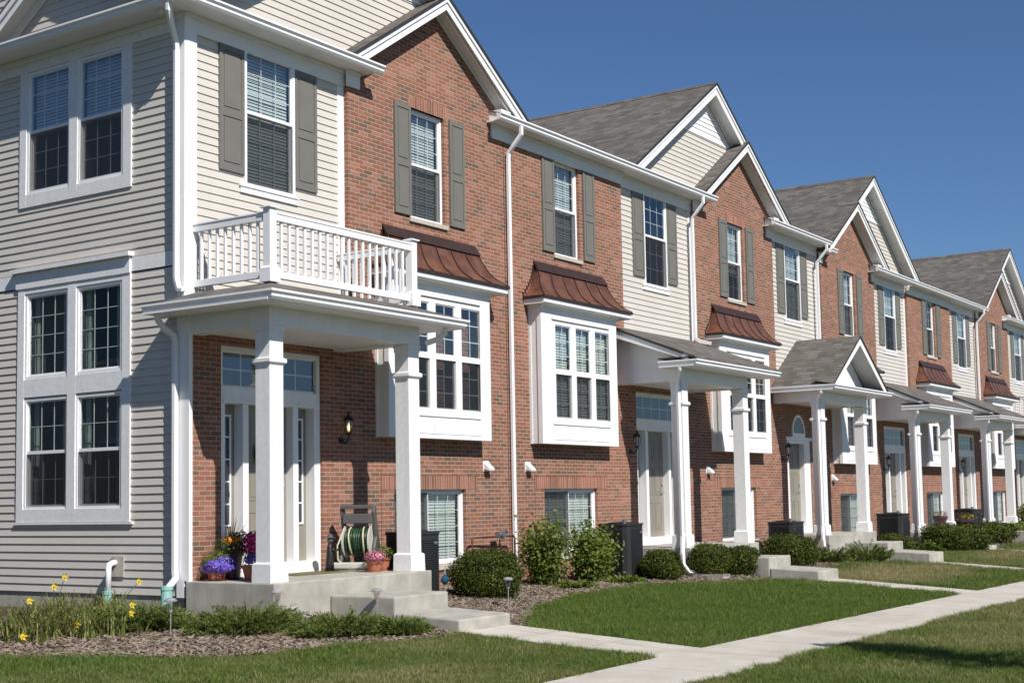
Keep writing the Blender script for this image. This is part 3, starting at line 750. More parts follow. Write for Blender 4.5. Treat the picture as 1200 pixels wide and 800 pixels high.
        gutter_y(gt, gl+.118, yg, 13.98, zgut, -1); gutter_y(gt, gr-.118, yg, 13.98, zgut, 1)
        fb = MB(); fb.box(gl+.02, xl-.001, yc, 13.98, zt-.0275, zt-.0015); fb.build('porch_soffit', 'white', root); fb = MB(); fb.box(xr+.001, gr-.02, yc, 13.98, zt-.0275, zt-.0015); fb.build('porch_soffit', 'white', root)
    gt.build('porch_gutter', 'vinyl', root)

def railing(root, xl, xr, yf, z, name='balcony_rail'):
    m = MB(); p = .125
    def post(x, y, base=True):
        m.box(x-p/2, x+p/2, y-p/2, y+p/2, z-.02, z+.955)
        m.box(x-p/2-.03, x+p/2+.03, y-p/2-.03, y+p/2+.03, z+.956, z+.978); m.taper(x, y, p+.02, .03, z+.979, z+1.0)
        if base: m.box(x-p/2-.035, x+p/2+.035, y-p/2-.035, y+p/2+.035, z-.03, z+.155); m.taper(x, y, p+.07, p+.002, z+.1555, z+.185)
    post(xl, yf); post(xr, yf)
    def run(a, b):
        (x0, y0), (x1, y1) = a, b; L = math.hypot(x1-x0, y1-y0); n = int(round(L/.152)); hx = abs(x1-x0) > abs(y1-y0)
        def bar(w, z0, z1):
            if hx: m.box(x0, x1, y0-w/2, y0+w/2, z0, z1)
            else: m.box(x0-w/2, x0+w/2, y0, y1, z0, z1)
        bar(.09, z+.80, z+.89); bar(.11, z+.8905, z+.915); bar(.06, z+.04, z+.135)
        for i in range(1, n):
            t = i/n; x, y = x0+(x1-x0)*t, y0+(y1-y0)*t; m.box(x-.019, x+.019, y-.019, y+.019, z+.136, z+.799)
    run((xl+p/2, yf), (xr-p/2, yf)); run((xl, yf+p/2), (xl, 14.08)); run((xr, yf+p/2), (xr, 14.08))
    return m.build(name, 'vinyl', root, bevel=.004)

def vent(root, x, z):
    m = MB('F'); m.box(x-.09, x+.09, -.012, -.001, z-.09, z+.09)
    m.prism([(-.012, z+.07), (-.012, z-.05), (-.13, z-.08), (-.14, z-.05)], 'x', x-.08, x+.08)
    return m.build('dryer_vent', 'vinyl', root)

# ------------------------------------------------------------------ the row
def make_house(name_i, label, x0, bl, br, sl, sr, dz, order, gables, porchk, cols, yc, gut, door, doorx, winb, wins, bayx, blinds):
    root = empty('townhouse', (x0, 14.0, zg(x0, 14)), label, 'townhouse', 'townhouses joined in a stepped row')
    # brick section
    b = MB('F'); zt = 6.86+dz; zbot = zg(x0, 14)-.3
    holes = []
    lw = lower_window(root, bayx+1.42, dz); holes.append(lw)
    bw = brick_window(root, winb, dz, blind=blinds[0]); holes.append(bw)
    wall_cells(b, bl, br, zbot, zt, 0, holes)
    b.face((bl, 0, zbot), (bl, .12, zbot), (bl, .12, zt), (bl, 0, zt)); b.face((br, 0, zbot), (br, .12, zbot), (br, .12, zt), (br, 0, zt))
    # first floor behind the porch
    ent = entrance(root, doorx, dz, door)
    pl, pr = (sl, bl) if sl < bl else (br, sr)
    wall_cells(b, pl+(.02 if order == 'SB' else 0), pr, zbot, 2.62+dz, 0, [ent], .2)
    small = [g for g in gables if g[0] == 's']
    for g in small:
        _, xc, za, half = g[:4]; zz = za-.05-.13
        hw = (zz-zt)/PIT
        b.face((xc-hw, 0, zt), (xc+hw, 0, zt), (xc, 0, zz))
    b.build('brick_wall', 'brick', root, recalc=False)
    if True:
        so = MB('F'); u0, u1, z0, z1 = bw; so.box(u0-.02, u1+.02+.12, -.004, .10, z1+.0, min(z1+.215, 6.9+dz)) if small else None
        if small: so.build('brick_lintel', 'soldier', root)
        else:
            so.box(bl+.01, u0-.0, -.004, 0, z1-.03, z1+.18); so.build('soldier_course', 'soldier', root); so = MB('F'); so.box(u1, br-.01, -.004, 0, z1-.03, z1+.18); so.build('soldier_course', 'soldier', root)
    # siding section
    s = MB('F'); sh = siding_window(root, wins, dz, blinds[1])
    siding(s, sl+.08 if order == 'SB' else sl, sr, 2.62+dz, 6.62+dz, .10, [sh])
    s.build('siding_wall', 'siding', root, recalc=False)
    for (a_, b_) in ([(sr-.13, sr-.002), (sl+.002, sl+.05)] if order == 'BS' else [(sr-.15, sr-.002)]):
        cb = MB('F'); cb.box(a_, b_, .075, .12, 2.6+dz, 6.6+dz); cb.build('corner_board', 'white', root)
    bay(root, bayx, dz, blinds[2])
    return root

def eave(root, x0, x1, dz, runs, ml=0):
    """gutter from x0 to x1; runs = [(xa, xb, wall depth)] for the frieze"""
    g = MB(); gutter_x(g, x0, x1, 13.72, 6.91+dz, ml); g.build('gutter', 'vinyl', root)
    m = MB(); m.box(x0+.08, x1-.10, 13.721, 14.098, 6.795+dz, 6.815+dz); m.box(x0+.03, x1-.03, 13.702, 13.7195, 6.786+dz, 6.885+dz)
    for (a, b, d) in runs:
        m.box(a, b, 14+d-.045, 14+d-.004, 6.535+dz, 6.794+dz); m.box(a, b, 14+d-.07, 14+d-.0455, 6.73+dz, 6.793+dz)
    m.build('eave_soffit', 'white', root)
    m = MB(); k = .44; m.prism([(13.66, 6.906+dz), (14.19, 6.906+dz+k*.53), (14.19, 6.86+dz+k*.53), (13.66, 6.895+dz)], 'x', x0+.15, x1-.15); m.build('eave_roof_strip', 'shingle', root)

def big_face(root, xc, za, half, z0, dz, xlim=None):
    """siding face of a big gable (white above the belt)"""
    zb = 8.46+dz
    def clip(z): h = (za-.17-z)/PIT; return (xc-h, xc+h)
    m = MB('F'); siding(m, xc-half, xc+half, z0, zb, .10, clip=clip); m.build('gable_siding', 'siding', root, recalc=False)
    m = MB('F'); siding(m, xc-half, xc+half, zb+.03, za-.17, .10, clip=clip); a, b = clip(zb+.02); m.box(a, b, .07, .10, zb-.02, zb+.03); m.build('gable_peak_siding', 'siding_white', root, recalc=False)

def main_roof(root, x0, x1, dz, left=False, right=False):
    k = .44; t = .05; y0, z0 = 13.66, 6.905+dz; yr = 20.0; zr = z0+k*(yr-y0); y2 = 2*yr-y0
    ym = 14.2; zm = z0+k*(ym-y0)
    m = MB(); m.prism([(ym, zm), (yr, zr), (yr, zr-t), (ym, zm-t)], 'x', x0, x1); m.prism([(yr, zr), (y2, z0), (y2, z0-t), (yr, zr-t)], 'x', x0, x1)
    m.build('main_roof', 'shingle', root)
    w = MB(); w.box(x0, x1, 26.2, 26.3, zg(x0, 14)-.3, 6.9+dz)
    if right or left:
        xx = x1-.02 if right else x0+.02
        w.prism([(14.1, -2), (26.2, -2), (26.2, 6.8+dz), (20, zr-.1), (14.1, 6.8+dz)], 'x', xx-.05, xx)
    w.build('rear_wall', 'siding', root)

G1b, G1s = ('b', 17.08, 9.73, 4.14), ('s', 18.71, 8.62, 2.49)
houses = {}
DZ = -.19
spec = [
 # label, x0, bl, br, sl, sr, dz, order, gables, porch kind, cols, yc, gutter, door kind, door x, brick window c, siding window c, bay x, blinds
 ('near end townhouse with cream siding corner and white railed balcony over its porch', 13.12, 16.44, 20.81, 13.12, 16.44, 0, 'SB', [G1b, G1s], 'balcony', (13.12, 16.02), 12.52, (12.62, 16.87), 'transom', 13.71, 18.5, 14.77, 17.07, (1, 1, 0)),
 ('second townhouse, straight eaved, with a copper capped bay left of its lean-to porch', 20.81, 20.81, 25.19, 25.19, 28.58, 0, 'BS', [('b', 29.50, 9.73, 4.12)], 'shed', (24.83, 27.72), 12.52, (24.49, 28.66), 'transom', 25.62, 22.99, 26.82, 21.55, (1, 0, 1)),
 ('townhouse with the gabled shingle porch roof and an arched window above its door', 28.58, 28.58, 33.09, 33.09, 36.34, 0, 'BS', [('s', 31.08, 8.64, 2.49)], 'gable', (32.85, 35.85), 12.75, (32.55, 36.85), 'arch', 33.62, 30.80, 34.53, 29.2, (.62, 1, 0)),
 ('townhouse where the row steps down, its brick gable left of a taller siding gable', 36.34, 36.38, 40.73, 40.73, 43.83, DZ, 'BS', [('b', 40.38, 9.71+DZ, 4.12), ('s', 38.76, 8.63+DZ, 2.49)], 'shed', (40.40, 43.42), 12.75, (40.06, 44.4), 'transom', 41.12, 38.55, 42.30, 36.85, (1, .45, 1)),
 ('straight-eaved brick and cream townhouse without gables toward the far end of the row', 43.83, 43.83, 48.44, 48.44, 51.75, DZ, 'BS', [], 'shed', (48.0, 50.95), 12.75, (47.66, 52.0), 'transom', 48.85, 46.20, 50.02, 44.6, (0, 1, 0)),
 ('farthest visible townhouse with a small railed balcony and a double gable', 51.75, 51.75, 56.18, 56.18, 59.5, DZ, 'BS', [('b', 56.1, 9.71+DZ, 4.12), ('s', 54.47, 8.63+DZ, 2.49)], 'balcony', (55.75, 58.7), 12.75, (55.4, 59.4), 'transom', 56.6, 54.0, 57.9, 52.5, (.5, 1, 0)),
]
H = []
for i, (label, x0, bl, br, sl, sr, dz, order, gables, pk, cols, yc, gut, door, dx, wb, ws, bx, bli) in enumerate(spec):
    h = make_house(i, label, x0, bl, br, sl, sr, dz, order, gables, pk, cols, yc, gut, door, dx, wb, ws, bx, bli); H.append(h)
    sdz = {0: 0, 1: -.02, 2: -.03, 3: -.11, 4: -.12, 5: -.13}[i]
    porch(h, pk, cols[0], cols[1], yc, dz if i < 3 else dz+.04, gut[0], gut[1])
    for g in gables:
        if g[0] == 'b':
            gable(h, g[1], g[2], g[3], 13.76, 20.5, 14.08, 6.83+dz); big_face(h, g[1], g[2], g[3], 6.80+dz, dz)
        else: gable(h, g[1], g[2], g[3], 13.70, 14.35 if i != 0 else 16.5, 14.0, 6.83+dz, rk=.17)
    if pk == 'balcony': railing(h, cols[0]+.16, cols[1]+.28, yc+.14, 2.93+dz)

h1, h2, h3, h4, h5, h6 = H
eave(h1, 12.62, 16.92, 0, [(13.10, 16.45, .10), (16.4, 16.70, 0)], 1)
eave(h2, 20.20, 29.13, 0, [(20.40, 25.2, 0), (25.2, 28.62, .10), (28.56, 28.80, 0)])
eave(h3, 32.44, 36.36, 0, [(32.68, 33.12, 0), (33.12, 36.3, .10)])
eave(h4, 36.37, 36.80, DZ+.03, [(36.3, 36.5, 0)])
eave(h4, 40.15, 43.83, DZ, [(40.45, 40.75, 0), (40.75, 43.84, .10)])
eave(h5, 43.832, 52.2, DZ, [(43.84, 48.45, 0), (48.45, 51.77, .10), (51.7, 51.95, 0)])
eave(h6, 55.3, 59.6, DZ, [(55.5, 56.2, 0), (56.2, 59.5, .10)])
# boxed returns where a brick gable meets the next eave
for hh, x, dz in ((h1, 20.37, 0), (h3, 32.66, 0), (h4, 40.42, DZ), (h6, 55.45, DZ)):
    m = MB(); m.box(x, x+.30, 13.73, 13.999, 6.82+dz, 7.02+dz); m.build('eave_return', 'white', hh)
for hh, a, b, dz, l, r in ((h1, 13.3, 20.8, 0, 1, 0), (h2, 20.8, 28.58, 0, 0, 0), (h3, 28.58, 36.36, 0, 0, 1), (h4, 36.36, 43.83, DZ, 0, 0), (h5, 43.83, 51.75, DZ, 0, 0), (h6, 51.75, 59.5, DZ, 0, 1)):
    main_roof(hh, a, b, dz, False, bool(r))

# ---- the near gable-end wall of the first house
zb = -1.20
m = MB('L')
wh = [(15.2, 17.56, 4.55, 6.62), (15.2, 17.56, -.19, 3.5)]
siding(m, 14.12, 26.2, zb, 3.27, 0, wh); siding(m, 14.12, 26.2, 3.50, 6.60, 0, wh)
m.build('siding_wall', 'siding', h1, recalc=False)
m = MB('L'); m.box(14.1, 26.2, .01, .1, zg(13, 14)-.3, zb-.004); m.build('foundation', 'concrete', h1)
m = MB('L')
m.box(17.6, 26.2, -.02, -.001, 3.29, 3.49); m.box(14.16, 15.16, -.02, -.001, 3.29, 3.49)      # belt board
m.box(15.14, 17.66, -.05, -.0, 3.27, 3.50)
m.prism([(-.001, 3.50), (-.08, 3.50), (-.11, 3.53), (-.11, 3.56), (-.001, 3.575)], 'x', 15.10, 17.72) if False else m.box(15.10, 17.72, -.11, -.001, 3.505, 3.565)
# window surrounds
for (zlo, zhi) in ((4.50, 6.66), (-.20, 3.27)):
    m.box(15.14, 15.31, -.035, -.001, zlo, zhi); m.box(17.47, 17.62, -.035, -.001, zlo, zhi); m.box(16.30, 16.48, -.035, .08, zlo+.1, zhi)
    m.box(15.31, 17.47, -.034, -.001, zlo, zlo+.19); m.box(15.31, 17.47, -.033, -.001, zhi-.08, zhi)
m.box(15.31, 17.47, -.034, .08, 1.64, 1.90)
m.box(15.08, 17.66, -.045, -.001, -.235, -.205)
m.box(14.2, 26, -.03, -.001, 6.56, 6.794)
m.build('wall_trim', 'white_wood', h1)
for (a, b) in ((15.36, 16.26), (16.52, 17.42)):
    window(h1, 'L', a, b, 4.74, 6.51, -.02, rail=5.64, gu=(3, 3), gl=(3, 3), fw=.045, blind=.5 if a < 16 else .5)
    window(h1, 'L', a, b, 1.95, 3.15, -.02, gu=(3, 4), fw=.045, blind=0, curtain=True)
    window(h1, 'L', a, b, .03, 1.58, -.02, rail=.82, gu=(3, 2), gl=(3, 2), fw=.045, blind=0, curtain=True)
# corner boards
m = MB(); m.box(13.085, 13.119, 14.06, 14.20, -1.22, 6.533); m.box(13.1195, 13.31, 14.052, 14.099, 2.72, 6.533); m.box(13.083, 13.1, 14.05, 14.2, 6.5335, 6.793); m.box(13.085, 13.15, 13.965, 14.0595, -1.0, 2.6)
m.build('corner_board', 'white', h1)
# side eave, soffit and cross gable
g = MB(); gutter_y(g, 12.738, 13.72, 26.4, 6.91, -1); g.build('gutter', 'vinyl', h1)
m = MB(); m.box(12.74, 13.12, 14.1, 26.4, 6.795, 6.815); m.box(12.74, 13.20, 13.7215, 14.1, 6.7945, 6.8145); m.box(12.72, 12.739, 13.72, 26.4, 6.786, 6.885); m.box(13.06, 13.118, 14.1, 26.2, 6.71, 6.792); m.build('eave_soffit', 'white', h1)
m = MB(); m.prism([(12.66, 6.916), (13.6, 7.14), (13.6, 7.10), (12.66, 6.902)], 'y', 14.0, 26.4); m.build('skirt_roof', 'shingle', h1)
def side_gable(yc_, za, half, xf, xw, xb, clipz0, nm):
    rf = MB(); rk = MB(); n = 1.2
    for s in (-1, 1):
        ye = yc_+s*half; ze = za-PIT*half
        rf.prism([(yc_, za), (ye, ze), (ye, ze-.05), (yc_, za-.05)], 'x', xf-.03, xb)
        rk.prism([(yc_, za-.054), (ye, ze-.054), (ye, ze-.054-.21), (yc_, za-.054-.21)], 'x', xf, xf+.03)
        rk.prism([(yc_, za-.054), (ye, ze-.054), (ye, ze-.054-.09), (yc_, za-.054-.09)], 'x', xf-.03, xf)
        rk.prism([(yc_, za-.16), (ye, ze-.16), (ye, ze-.18), (yc_, za-.18)], 'x', xf+.03, xw)
        rk.prism([(yc_, za-.18), (ye, ze-.18), (ye, ze-.34), (yc_, za-.34)], 'x', xw-.03, xw)
    r = rf.build(nm, 'shingle', h1); rk.build('rake_board', 'white', r)
    m = MB('L'); siding(m, yc_-half, yc_+half, clipz0, za-.15, xw-13.12+.02, clip=lambda z: (yc_-(za-.15-z)/PIT, yc_+(za-.15-z)/PIT)); m.build('gable_siding', 'siding', h1, recalc=False)
side_gable(16.35, 8.38, 2.12, 12.80, 13.08, 15.5, 6.95, 'side_gable_roof')
side_gable(18.6, 9.55, 4.0, 13.15, 13.32, 17.0, 6.95, 'cross_gable_roof')

# ---- downspouts
downspout(h1, [(12.70, 13.95, 6.80), (12.70, 13.95, 6.68), (12.80, 14.02, 6.55), (13.0, 14.14, 6.36), (13.03, 14.16, 6.25), (13.03, 14.16, 3.10), (13.03, 14.14, 3.02), (13.04, 14.12, 2.93), (13.05, 14.04, 2.92)])
downspout(h1, [(12.74, 14.20, 2.60), (12.74, 14.20, 2.50), (12.84, 14.19, 2.38), (13.00, 14.18, 2.30), (13.035, 14.18, 2.20), (13.035, 14.18, -.86), (13.02, 14.15, -.96), (12.84, 14.12, -1.10)])
m = MB(); m.lathe(12.84, 14.12, [(.075, -1.46), (.075, -1.10), (.085, -1.10), (.085, -1.05)], 16); m.build('drain_adapter', 'mint', h1)
downspout(h1, [(16.55, 12.24, 2.58), (16.55, 12.24, 2.48), (16.50, 12.34, 2.40), (16.38, 12.47, 2.34)])
def wall_ds(h, x, dz, zlow, ystart=13.66):
    downspout(h, [(x+.02, ystart, 6.80+dz), (x+.02, ystart, 6.65+dz), (x, 13.82, 6.46+dz), (x, 13.93, 6.34+dz), (x, 13.94, 6.22+dz), (x, 13.94, zlow)])
wall_ds(h2, 20.88, 0, -1.35)
wall_ds(h2, 28.40, 0, 3.55); wall_ds(h3, 36.02, 0, 3.3); wall_ds(h4, 43.72, DZ, 3.4) if False else None
wall_ds(h3, 32.95, 0, 6.2) if False else None
wall_ds(h5, 51.60, DZ, 3.3)
wall_ds(h4, 41.0, DZ, 6.3) if False else None
m = MB(); m.tube([(28.40, 13.94, 3.57), (28.42, 13.84, 3.50), (28.5, 13.6, 3.44)], .05, seg=4); m.build('downspout_elbow', 'vinyl', h2)
def porch_ds(h, xa, gl, yc, dz, zend, low=True):
    zt = 2.57+dz; x = xa-.045; y = yc+.06
    p = [(gl+.06, yc-.12, zt), (gl+.06, yc-.12, zt-.07), (x-.1, yc-.02, zt-.16), (x, y-.02, zt-.24), (x, y, zt-.34), (x, y, -.78+dz), (x-.04, y-.02, -.88+dz), (x-.20, y-.10, -1.10+dz), (x-.22, y-.12, -1.32+dz), (x-.14, y-.2, zend+.10), (x+.10, y-.42, zend+.05), (x+.25, y-.52, zend+.05)]
    downspout(h, p)
for (h, c, g, yc, dz) in ((h2, 24.83, 24.49, 12.52, 0), (h3, 32.85, 32.55, 12.75, 0), (h4, 40.40, 40.06, 12.75, DZ), (h5, 48.0, 47.66, 12.75, DZ)):
    porch_ds(h, c, g, yc, dz, zg(c, 12.5))
# dryer vents
vent(h1, 20.08, .60); vent(h2, 21.42, .60); vent(h3, 28.95, .60); vent(h4, 36.75, .45); vent(h6, 52.4, .42)
# control joint
for h, x, dz in ((h1, 20.79, 0),):
    m = MB('F'); m.box(x, x+.018, -.004, 0, -1.6, 6.53); m.build('control_joint', 'redpipe', h)

nb = empty('neighbouring_townhouse', (-4, 30, -1.5), 'neighbouring cream townhouse across the side lawn, left of the frame, mirrored in windows', 'townhouse')
def nbx(mb): return mb
m = MB(); m.box(-12, 1.5, 16, 62, -1.9, 6.9); m.build('wall', 'siding', nb)
m = MB(); m.prism([(-12.6, 6.8), (2.1, 6.8), (-5.2, 11.2)], 'y', 15.6, 62.4); m.build('roof', 'shingle', nb)
for yy in range(18, 60, 5):
    for zz in (-.3, 3.9):
        m = MB(); m.box(1.502, 1.56, yy-.1, yy+1.9, zz-.1, zz+2.1); wf = m.build('window', 'white', nb); m = MB(); m.box(1.562, 1.58, yy, yy+1.8, zz, zz+2.0); m.build('pane', 'glassdark', wf)
# ------------------------------------------------------------------ steps, paths, ground
def steps(x0, x1, yslab, zslab, dz, label, sc=1):
    z1, z2 = zslab-.21, zslab-.42; zb_ = zg(x0, 10.3)-.25
    root = empty('concrete_steps', ((x0+x1)/2, 10.8, zg(x0, 10.5)), label, 'steps', 'poured concrete porch steps')
    a = MB(); a.box(x0, x1, yslab-1.10*sc, yslab-.004, zb_, z1); a.build('upper_step', 'concrete', root, bevel=.025)
    k = .05; y0, y1 = yslab-2.12*sc, yslab-1.10*sc-.004
    b = MB(); n = [(x0, y0, zb_), (x1-.02, y0, zb_), (x1-.02, y1, zb_), (x0, y1, zb_), (x0, y0, z2-k), (x1-.02, y0, z2-k), (x1-.02, y1, z2), (x0, y1, z2)]
    b.v = n; b.f = [(0, 3, 2, 1), (4, 5, 6, 7), (0, 1, 5, 4), (1, 2, 6, 5), (2, 3, 7, 6), (3, 0, 4, 7)]
    b.build('lower_step', 'concrete', root, bevel=.025)
    return y0
WALK0, WALK1 = 6.25, 7.53
STEPS = [(14.12, 15.28, 12.40, -1.0, 'wide two-tread concrete steps up to the nearest porch, beside the junipers'),
         (26.05, 27.15, 12.40, -1.02, 'two-tread concrete steps to the lean-to porch behind the paired round evergreens'),
         (33.85, 35.0, 12.63, -1.0, 'two-tread concrete steps in front of the gabled porch'),
         (42.2, 43.2, 12.63, -1.15, 'two-tread concrete steps to the fourth porch, past the squared dark hedge'),
         (49.2, 50.3, 12.63, -1.15, 'two-tread concrete steps at the fifth porch from the camera'),
         (57.1, 58.2, 12.63, -1.15, 'two-tread concrete steps at the farthest porch')]
def sheet(name, xs, f0, f1, dz, mat, ny=6, thick=0):
    m = MB(); n = []
    for x in xs:
        a, b = f0(x), f1(x); n.append([(x, a+(b-a)*j/ny, zg(x, a+(b-a)*j/ny)+dz) for j in range(ny+1)])
    for r0, r1 in zip(n[:-1], n[1:]):
        for j in range(ny): m.face(r0[j], r1[j], r1[j+1], r0[j+1])
    if thick:
        for r0, r1 in zip(n[:-1], n[1:]):
            for e in (0, ny): m.face(r0[e], r1[e], (r1[e][0], r1[e][1], r1[e][2]-thick), (r0[e][0], r0[e][1], r0[e][2]-thick))
        for r in (n[0], n[-1]):
            for j in range(ny): m.face(r[j], r[j+1], (r[j+1][0], r[j+1][1], r[j+1][2]-thick), (r[j][0], r[j][1], r[j][2]-thick))
    o = m.build(name, mat, None, recalc=False); return tag(o, kind='structure')
fl = lambda c: (lambda x: c)
for (x0, x1, ys, zs, lab) in STEPS:
    y0 = steps(x0, x1, ys, zs, 0, lab, .6 if 40 < x0 < 45 else 1)
    sheet('path', [x0+.0, x1], fl(WALK1+.003), fl(y0-.002), .030, 'walk', 12, .06)
tag(sheet('sidewalk', [-5, 0, 5, 10, 15, 20, 25, 30, 40, 50, 60, 75, 90], fl(WALK0), fl(WALK1), .034, 'walk', 1, .06), kind='structure')
# ground sheet
m = MB(); xs = [-300, -100, -30, 0, 5, 10, 15, 20, 25, 30, 40, 50, 60, 75, 110, 200, 500]; ys = [-300, -100, -30, -10, 0, 3, 5.5, 7.3, 8, 9, 10, 11, 12, 13.3, 14, 20, 40, 100, 400]
for xa, xb in zip(xs[:-1], xs[1:]):
    for ya, yb in zip(ys[:-1], ys[1:]): m.face((xa, ya, zg(xa, ya)), (xb, ya, zg(xb, ya)), (xb, yb, zg(xb, yb)), (xa, yb, zg(xa, yb)))
tag(m.build('ground', 'turf', None, recalc=False), kind='structure')

# mulch beds
BED = [(7.6, 22), (8.2, 15.5), (8.6, 13.3), (9.0, 12.35), (9.54, 11.75), (10.2, 11.2), (11.2, 10.62), (12.6, 10.42), (13.9, 10.26), (14.1, 10.24)]
BED2 = [(15.12, 9.97), (15.82, 10.5), (17.06, 11.16), (18.6, 11.69), (20.4, 11.98), (22.3, 12.0), (23.9, 11.62), (25.2, 10.98), (26.04, 10.6)]
BED3 = [(27.14, 11.15), (28.24, 11.5), (31.2, 11.76), (33.0, 11.45), (33.84, 11.2)]
BED4 = [(35.0, 11.3), (37, 11.6), (40, 11.5), (42.19, 11.3)]
BED5 = [(43.2, 11.3), (45, 11.6), (48, 11.5), (49.19, 11.2)]
BED6 = [(50.3, 11.3), (53, 11.6), (57.1, 11.2)]
def bedf(tab): xs_, ys_ = zip(*tab); return lambda x: float(np.interp(x, xs_, ys_))
for tab in (BED, BED2, BED3, BED4, BED5, BED6):
    xs_ = list(np.linspace(tab[0][0], tab[-1][0], 24)); f = bedf(tab)
    sheet('mulch_bed', xs_, f, (lambda x: 22.5 if x < 13.0 else 14.0), .012, 'mulch', 8)
def bed_y(x):
    x = np.asarray(x); out = np.full(x.shape, 11.6)
    for tab in (BED, BED2, BED3, BED4, BED5, BED6):
        a = np.array(tab); k = (x >= a[0, 0]) & (x <= a[-1, 0]); out[k] = np.interp(x[k], a[:, 0], a[:, 1])
    out[x < 7.6] = 30
    return out

# ------------------------------------------------------------------ camera
CF, CPY = 1629.56, 451.806
yaw, pitch, roll = .98190, .0819, -.0181
def cam_axes():
    cy, sy = math.cos(yaw), math.sin(yaw); ff = Vector((sy, cy, 0)); r = Vector((cy, -sy, 0)); u = Vector((0, 0, 1))
    cp, sp_ = math.cos(pitch), math.sin(pitch); f2 = ff*cp+u*sp_; u2 = u*cp-ff*sp_
    cr, sr_ = math.cos(roll), math.sin(roll); return r*cr+u2*sr_, u2*cr-r*sr_, f2
cr_, cu_, cf_ = cam_axes()
cd = bpy.data.cameras.new('camera'); cam = bpy.data.objects.new('camera', cd); COL.objects.link(cam)
cam.matrix_world = Matrix(((cr_.x, cu_.x, -cf_.x, 0), (cr_.y, cu_.y, -cf_.y, 0), (cr_.z, cu_.z, -cf_.z, 0), (0, 0, 0, 1)))
cd.sensor_width = 36; cd.lens = CF/1200*36; cd.shift_y = (CPY-400)/1200; cd.shift_x = 0; cd.clip_end = 2000; cd.clip_start = .1
S.camera = cam
Rm = np.array([[*cr_], [*cu_], [*cf_]])
def proj(P):
    q = P @ Rm.T; return 600+CF*q[:, 0]/q[:, 2], CPY-CF*q[:, 1]/q[:, 2], q[:, 2]

# ------------------------------------------------------------------ instanced ground cover (uncountable stuff)
def src_collection(name, objs):
    c = bpy.data.collections.new(name)
    for o in objs: c.objects.link(o)
    return c
def src_mesh(name, verts, faces, mat):
    me = bpy.data.meshes.new(name); me.from_pydata(verts, [], faces); me.materials.append(M[mat]); return bpy.data.objects.new(name, me)
def tuft(k, n, rad, h, wdt, lean):
    r = random.Random(k); v = []; f = []
    for _ in range(n):
        a = r.uniform(0, 6.283); rr = rad*math.sqrt(r.random()); x, y = rr*math.cos(a), rr*math.sin(a)
        b = r.uniform(0, 6.283); hh = h*r.uniform(.55, 1.1); L = lean*r.uniform(.2, 1.2)*hh; dx, dy = math.cos(b), math.sin(b); c = r.uniform(0, 6.283); wx, wy = math.cos(c)*wdt*r.uniform(.7, 1.2)/2, math.sin(c)*wdt/2
        i = len(v)
        v += [(x-wx, y-wy, 0), (x+wx, y+wy, 0), (x+dx*L*.35-wx*.8, y+dy*L*.35-wy*.8, hh*.6), (x+dx*L*.35+wx*.8, y+dy*L*.35+wy*.8, hh*.6), (x+dx*L, y+dy*L, hh)]
        f += [(i, i+1, i+3, i+2), (i+2, i+3, i+4)]
    return v, f
def scatter(name, pts, rotz, scl, coll, label, cat, tilt=0.0):
    me = bpy.data.meshes.new(name); n = len(pts); c = pts.mean(axis=0); c[2] = pts[:, 2].min()
    me.vertices.add(n); me.vertices.foreach_set('co', (pts-c).astype(np.float32).ravel())
    rot = np.stack([rng.uniform(-tilt, tilt, n), rng.uniform(-tilt, tilt, n), rotz], 1).astype(np.float32)
    a = me.attributes.new('rot', 'FLOAT_VECTOR', 'POINT'); a.data.foreach_set('vector', rot.ravel())
    a = me.attributes.new('scl', 'FLOAT', 'POINT'); a.data.foreach_set('value', scl.astype(np.float32))
    ob = bpy.data.objects.new(name, me); COL.objects.link(ob); ob.location = c
    ng = bpy.data.node_groups.new(name+'_nodes', 'GeometryNodeTree')
    ng.interface.new_socket('Geometry', in_out='INPUT', socket_type='NodeSocketGeometry'); ng.interface.new_socket('Geometry', in_out='OUTPUT', socket_type='NodeSocketGeometry')
    N = ng.nodes; gi = N.new('NodeGroupInput'); go = N.new('NodeGroupOutput'); iop = N.new('GeometryNodeInstanceOnPoints'); ci = N.new('GeometryNodeCollectionInfo')
    ci.inputs['Collection'].default_value = coll; ci.inputs['Separate Children'].default_value = True; ci.inputs['Reset Children'].default_value = True
    iop.inputs['Pick Instance'].default_value = True
    ra = N.new('GeometryNodeInputNamedAttribute'); ra.data_type = 'FLOAT_VECTOR'; ra.inputs['Name'].default_value = 'rot'
    sa = N.new('GeometryNodeInputNamedAttribute'); sa.data_type = 'FLOAT'; sa.inputs['Name'].default_value = 'scl'
    L = ng.links; L.new(gi.outputs[0], iop.inputs['Points']); L.new(ci.outputs[0], iop.inputs['Instance']); L.new(ra.outputs['Attribute'], iop.inputs['Rotation']); L.new(sa.outputs['Attribute'], iop.inputs['Scale']); L.new(iop.outputs[0], go.inputs[0])
    md = ob.modifiers.new('scatter', 'NODES'); md.node_group = ng
    return tag(ob, label, cat, kind='stuff')
zgv = np.vectorize(zg)
def in_view(X, Y, Z, mx=.22):
    x, y, d = proj(np.stack([X, Y, Z], 1)); return (d > 1) & (x > -1200*mx) & (x < 1200*(1+mx*.6)) & (y < 800*1.12) & (y > 500)
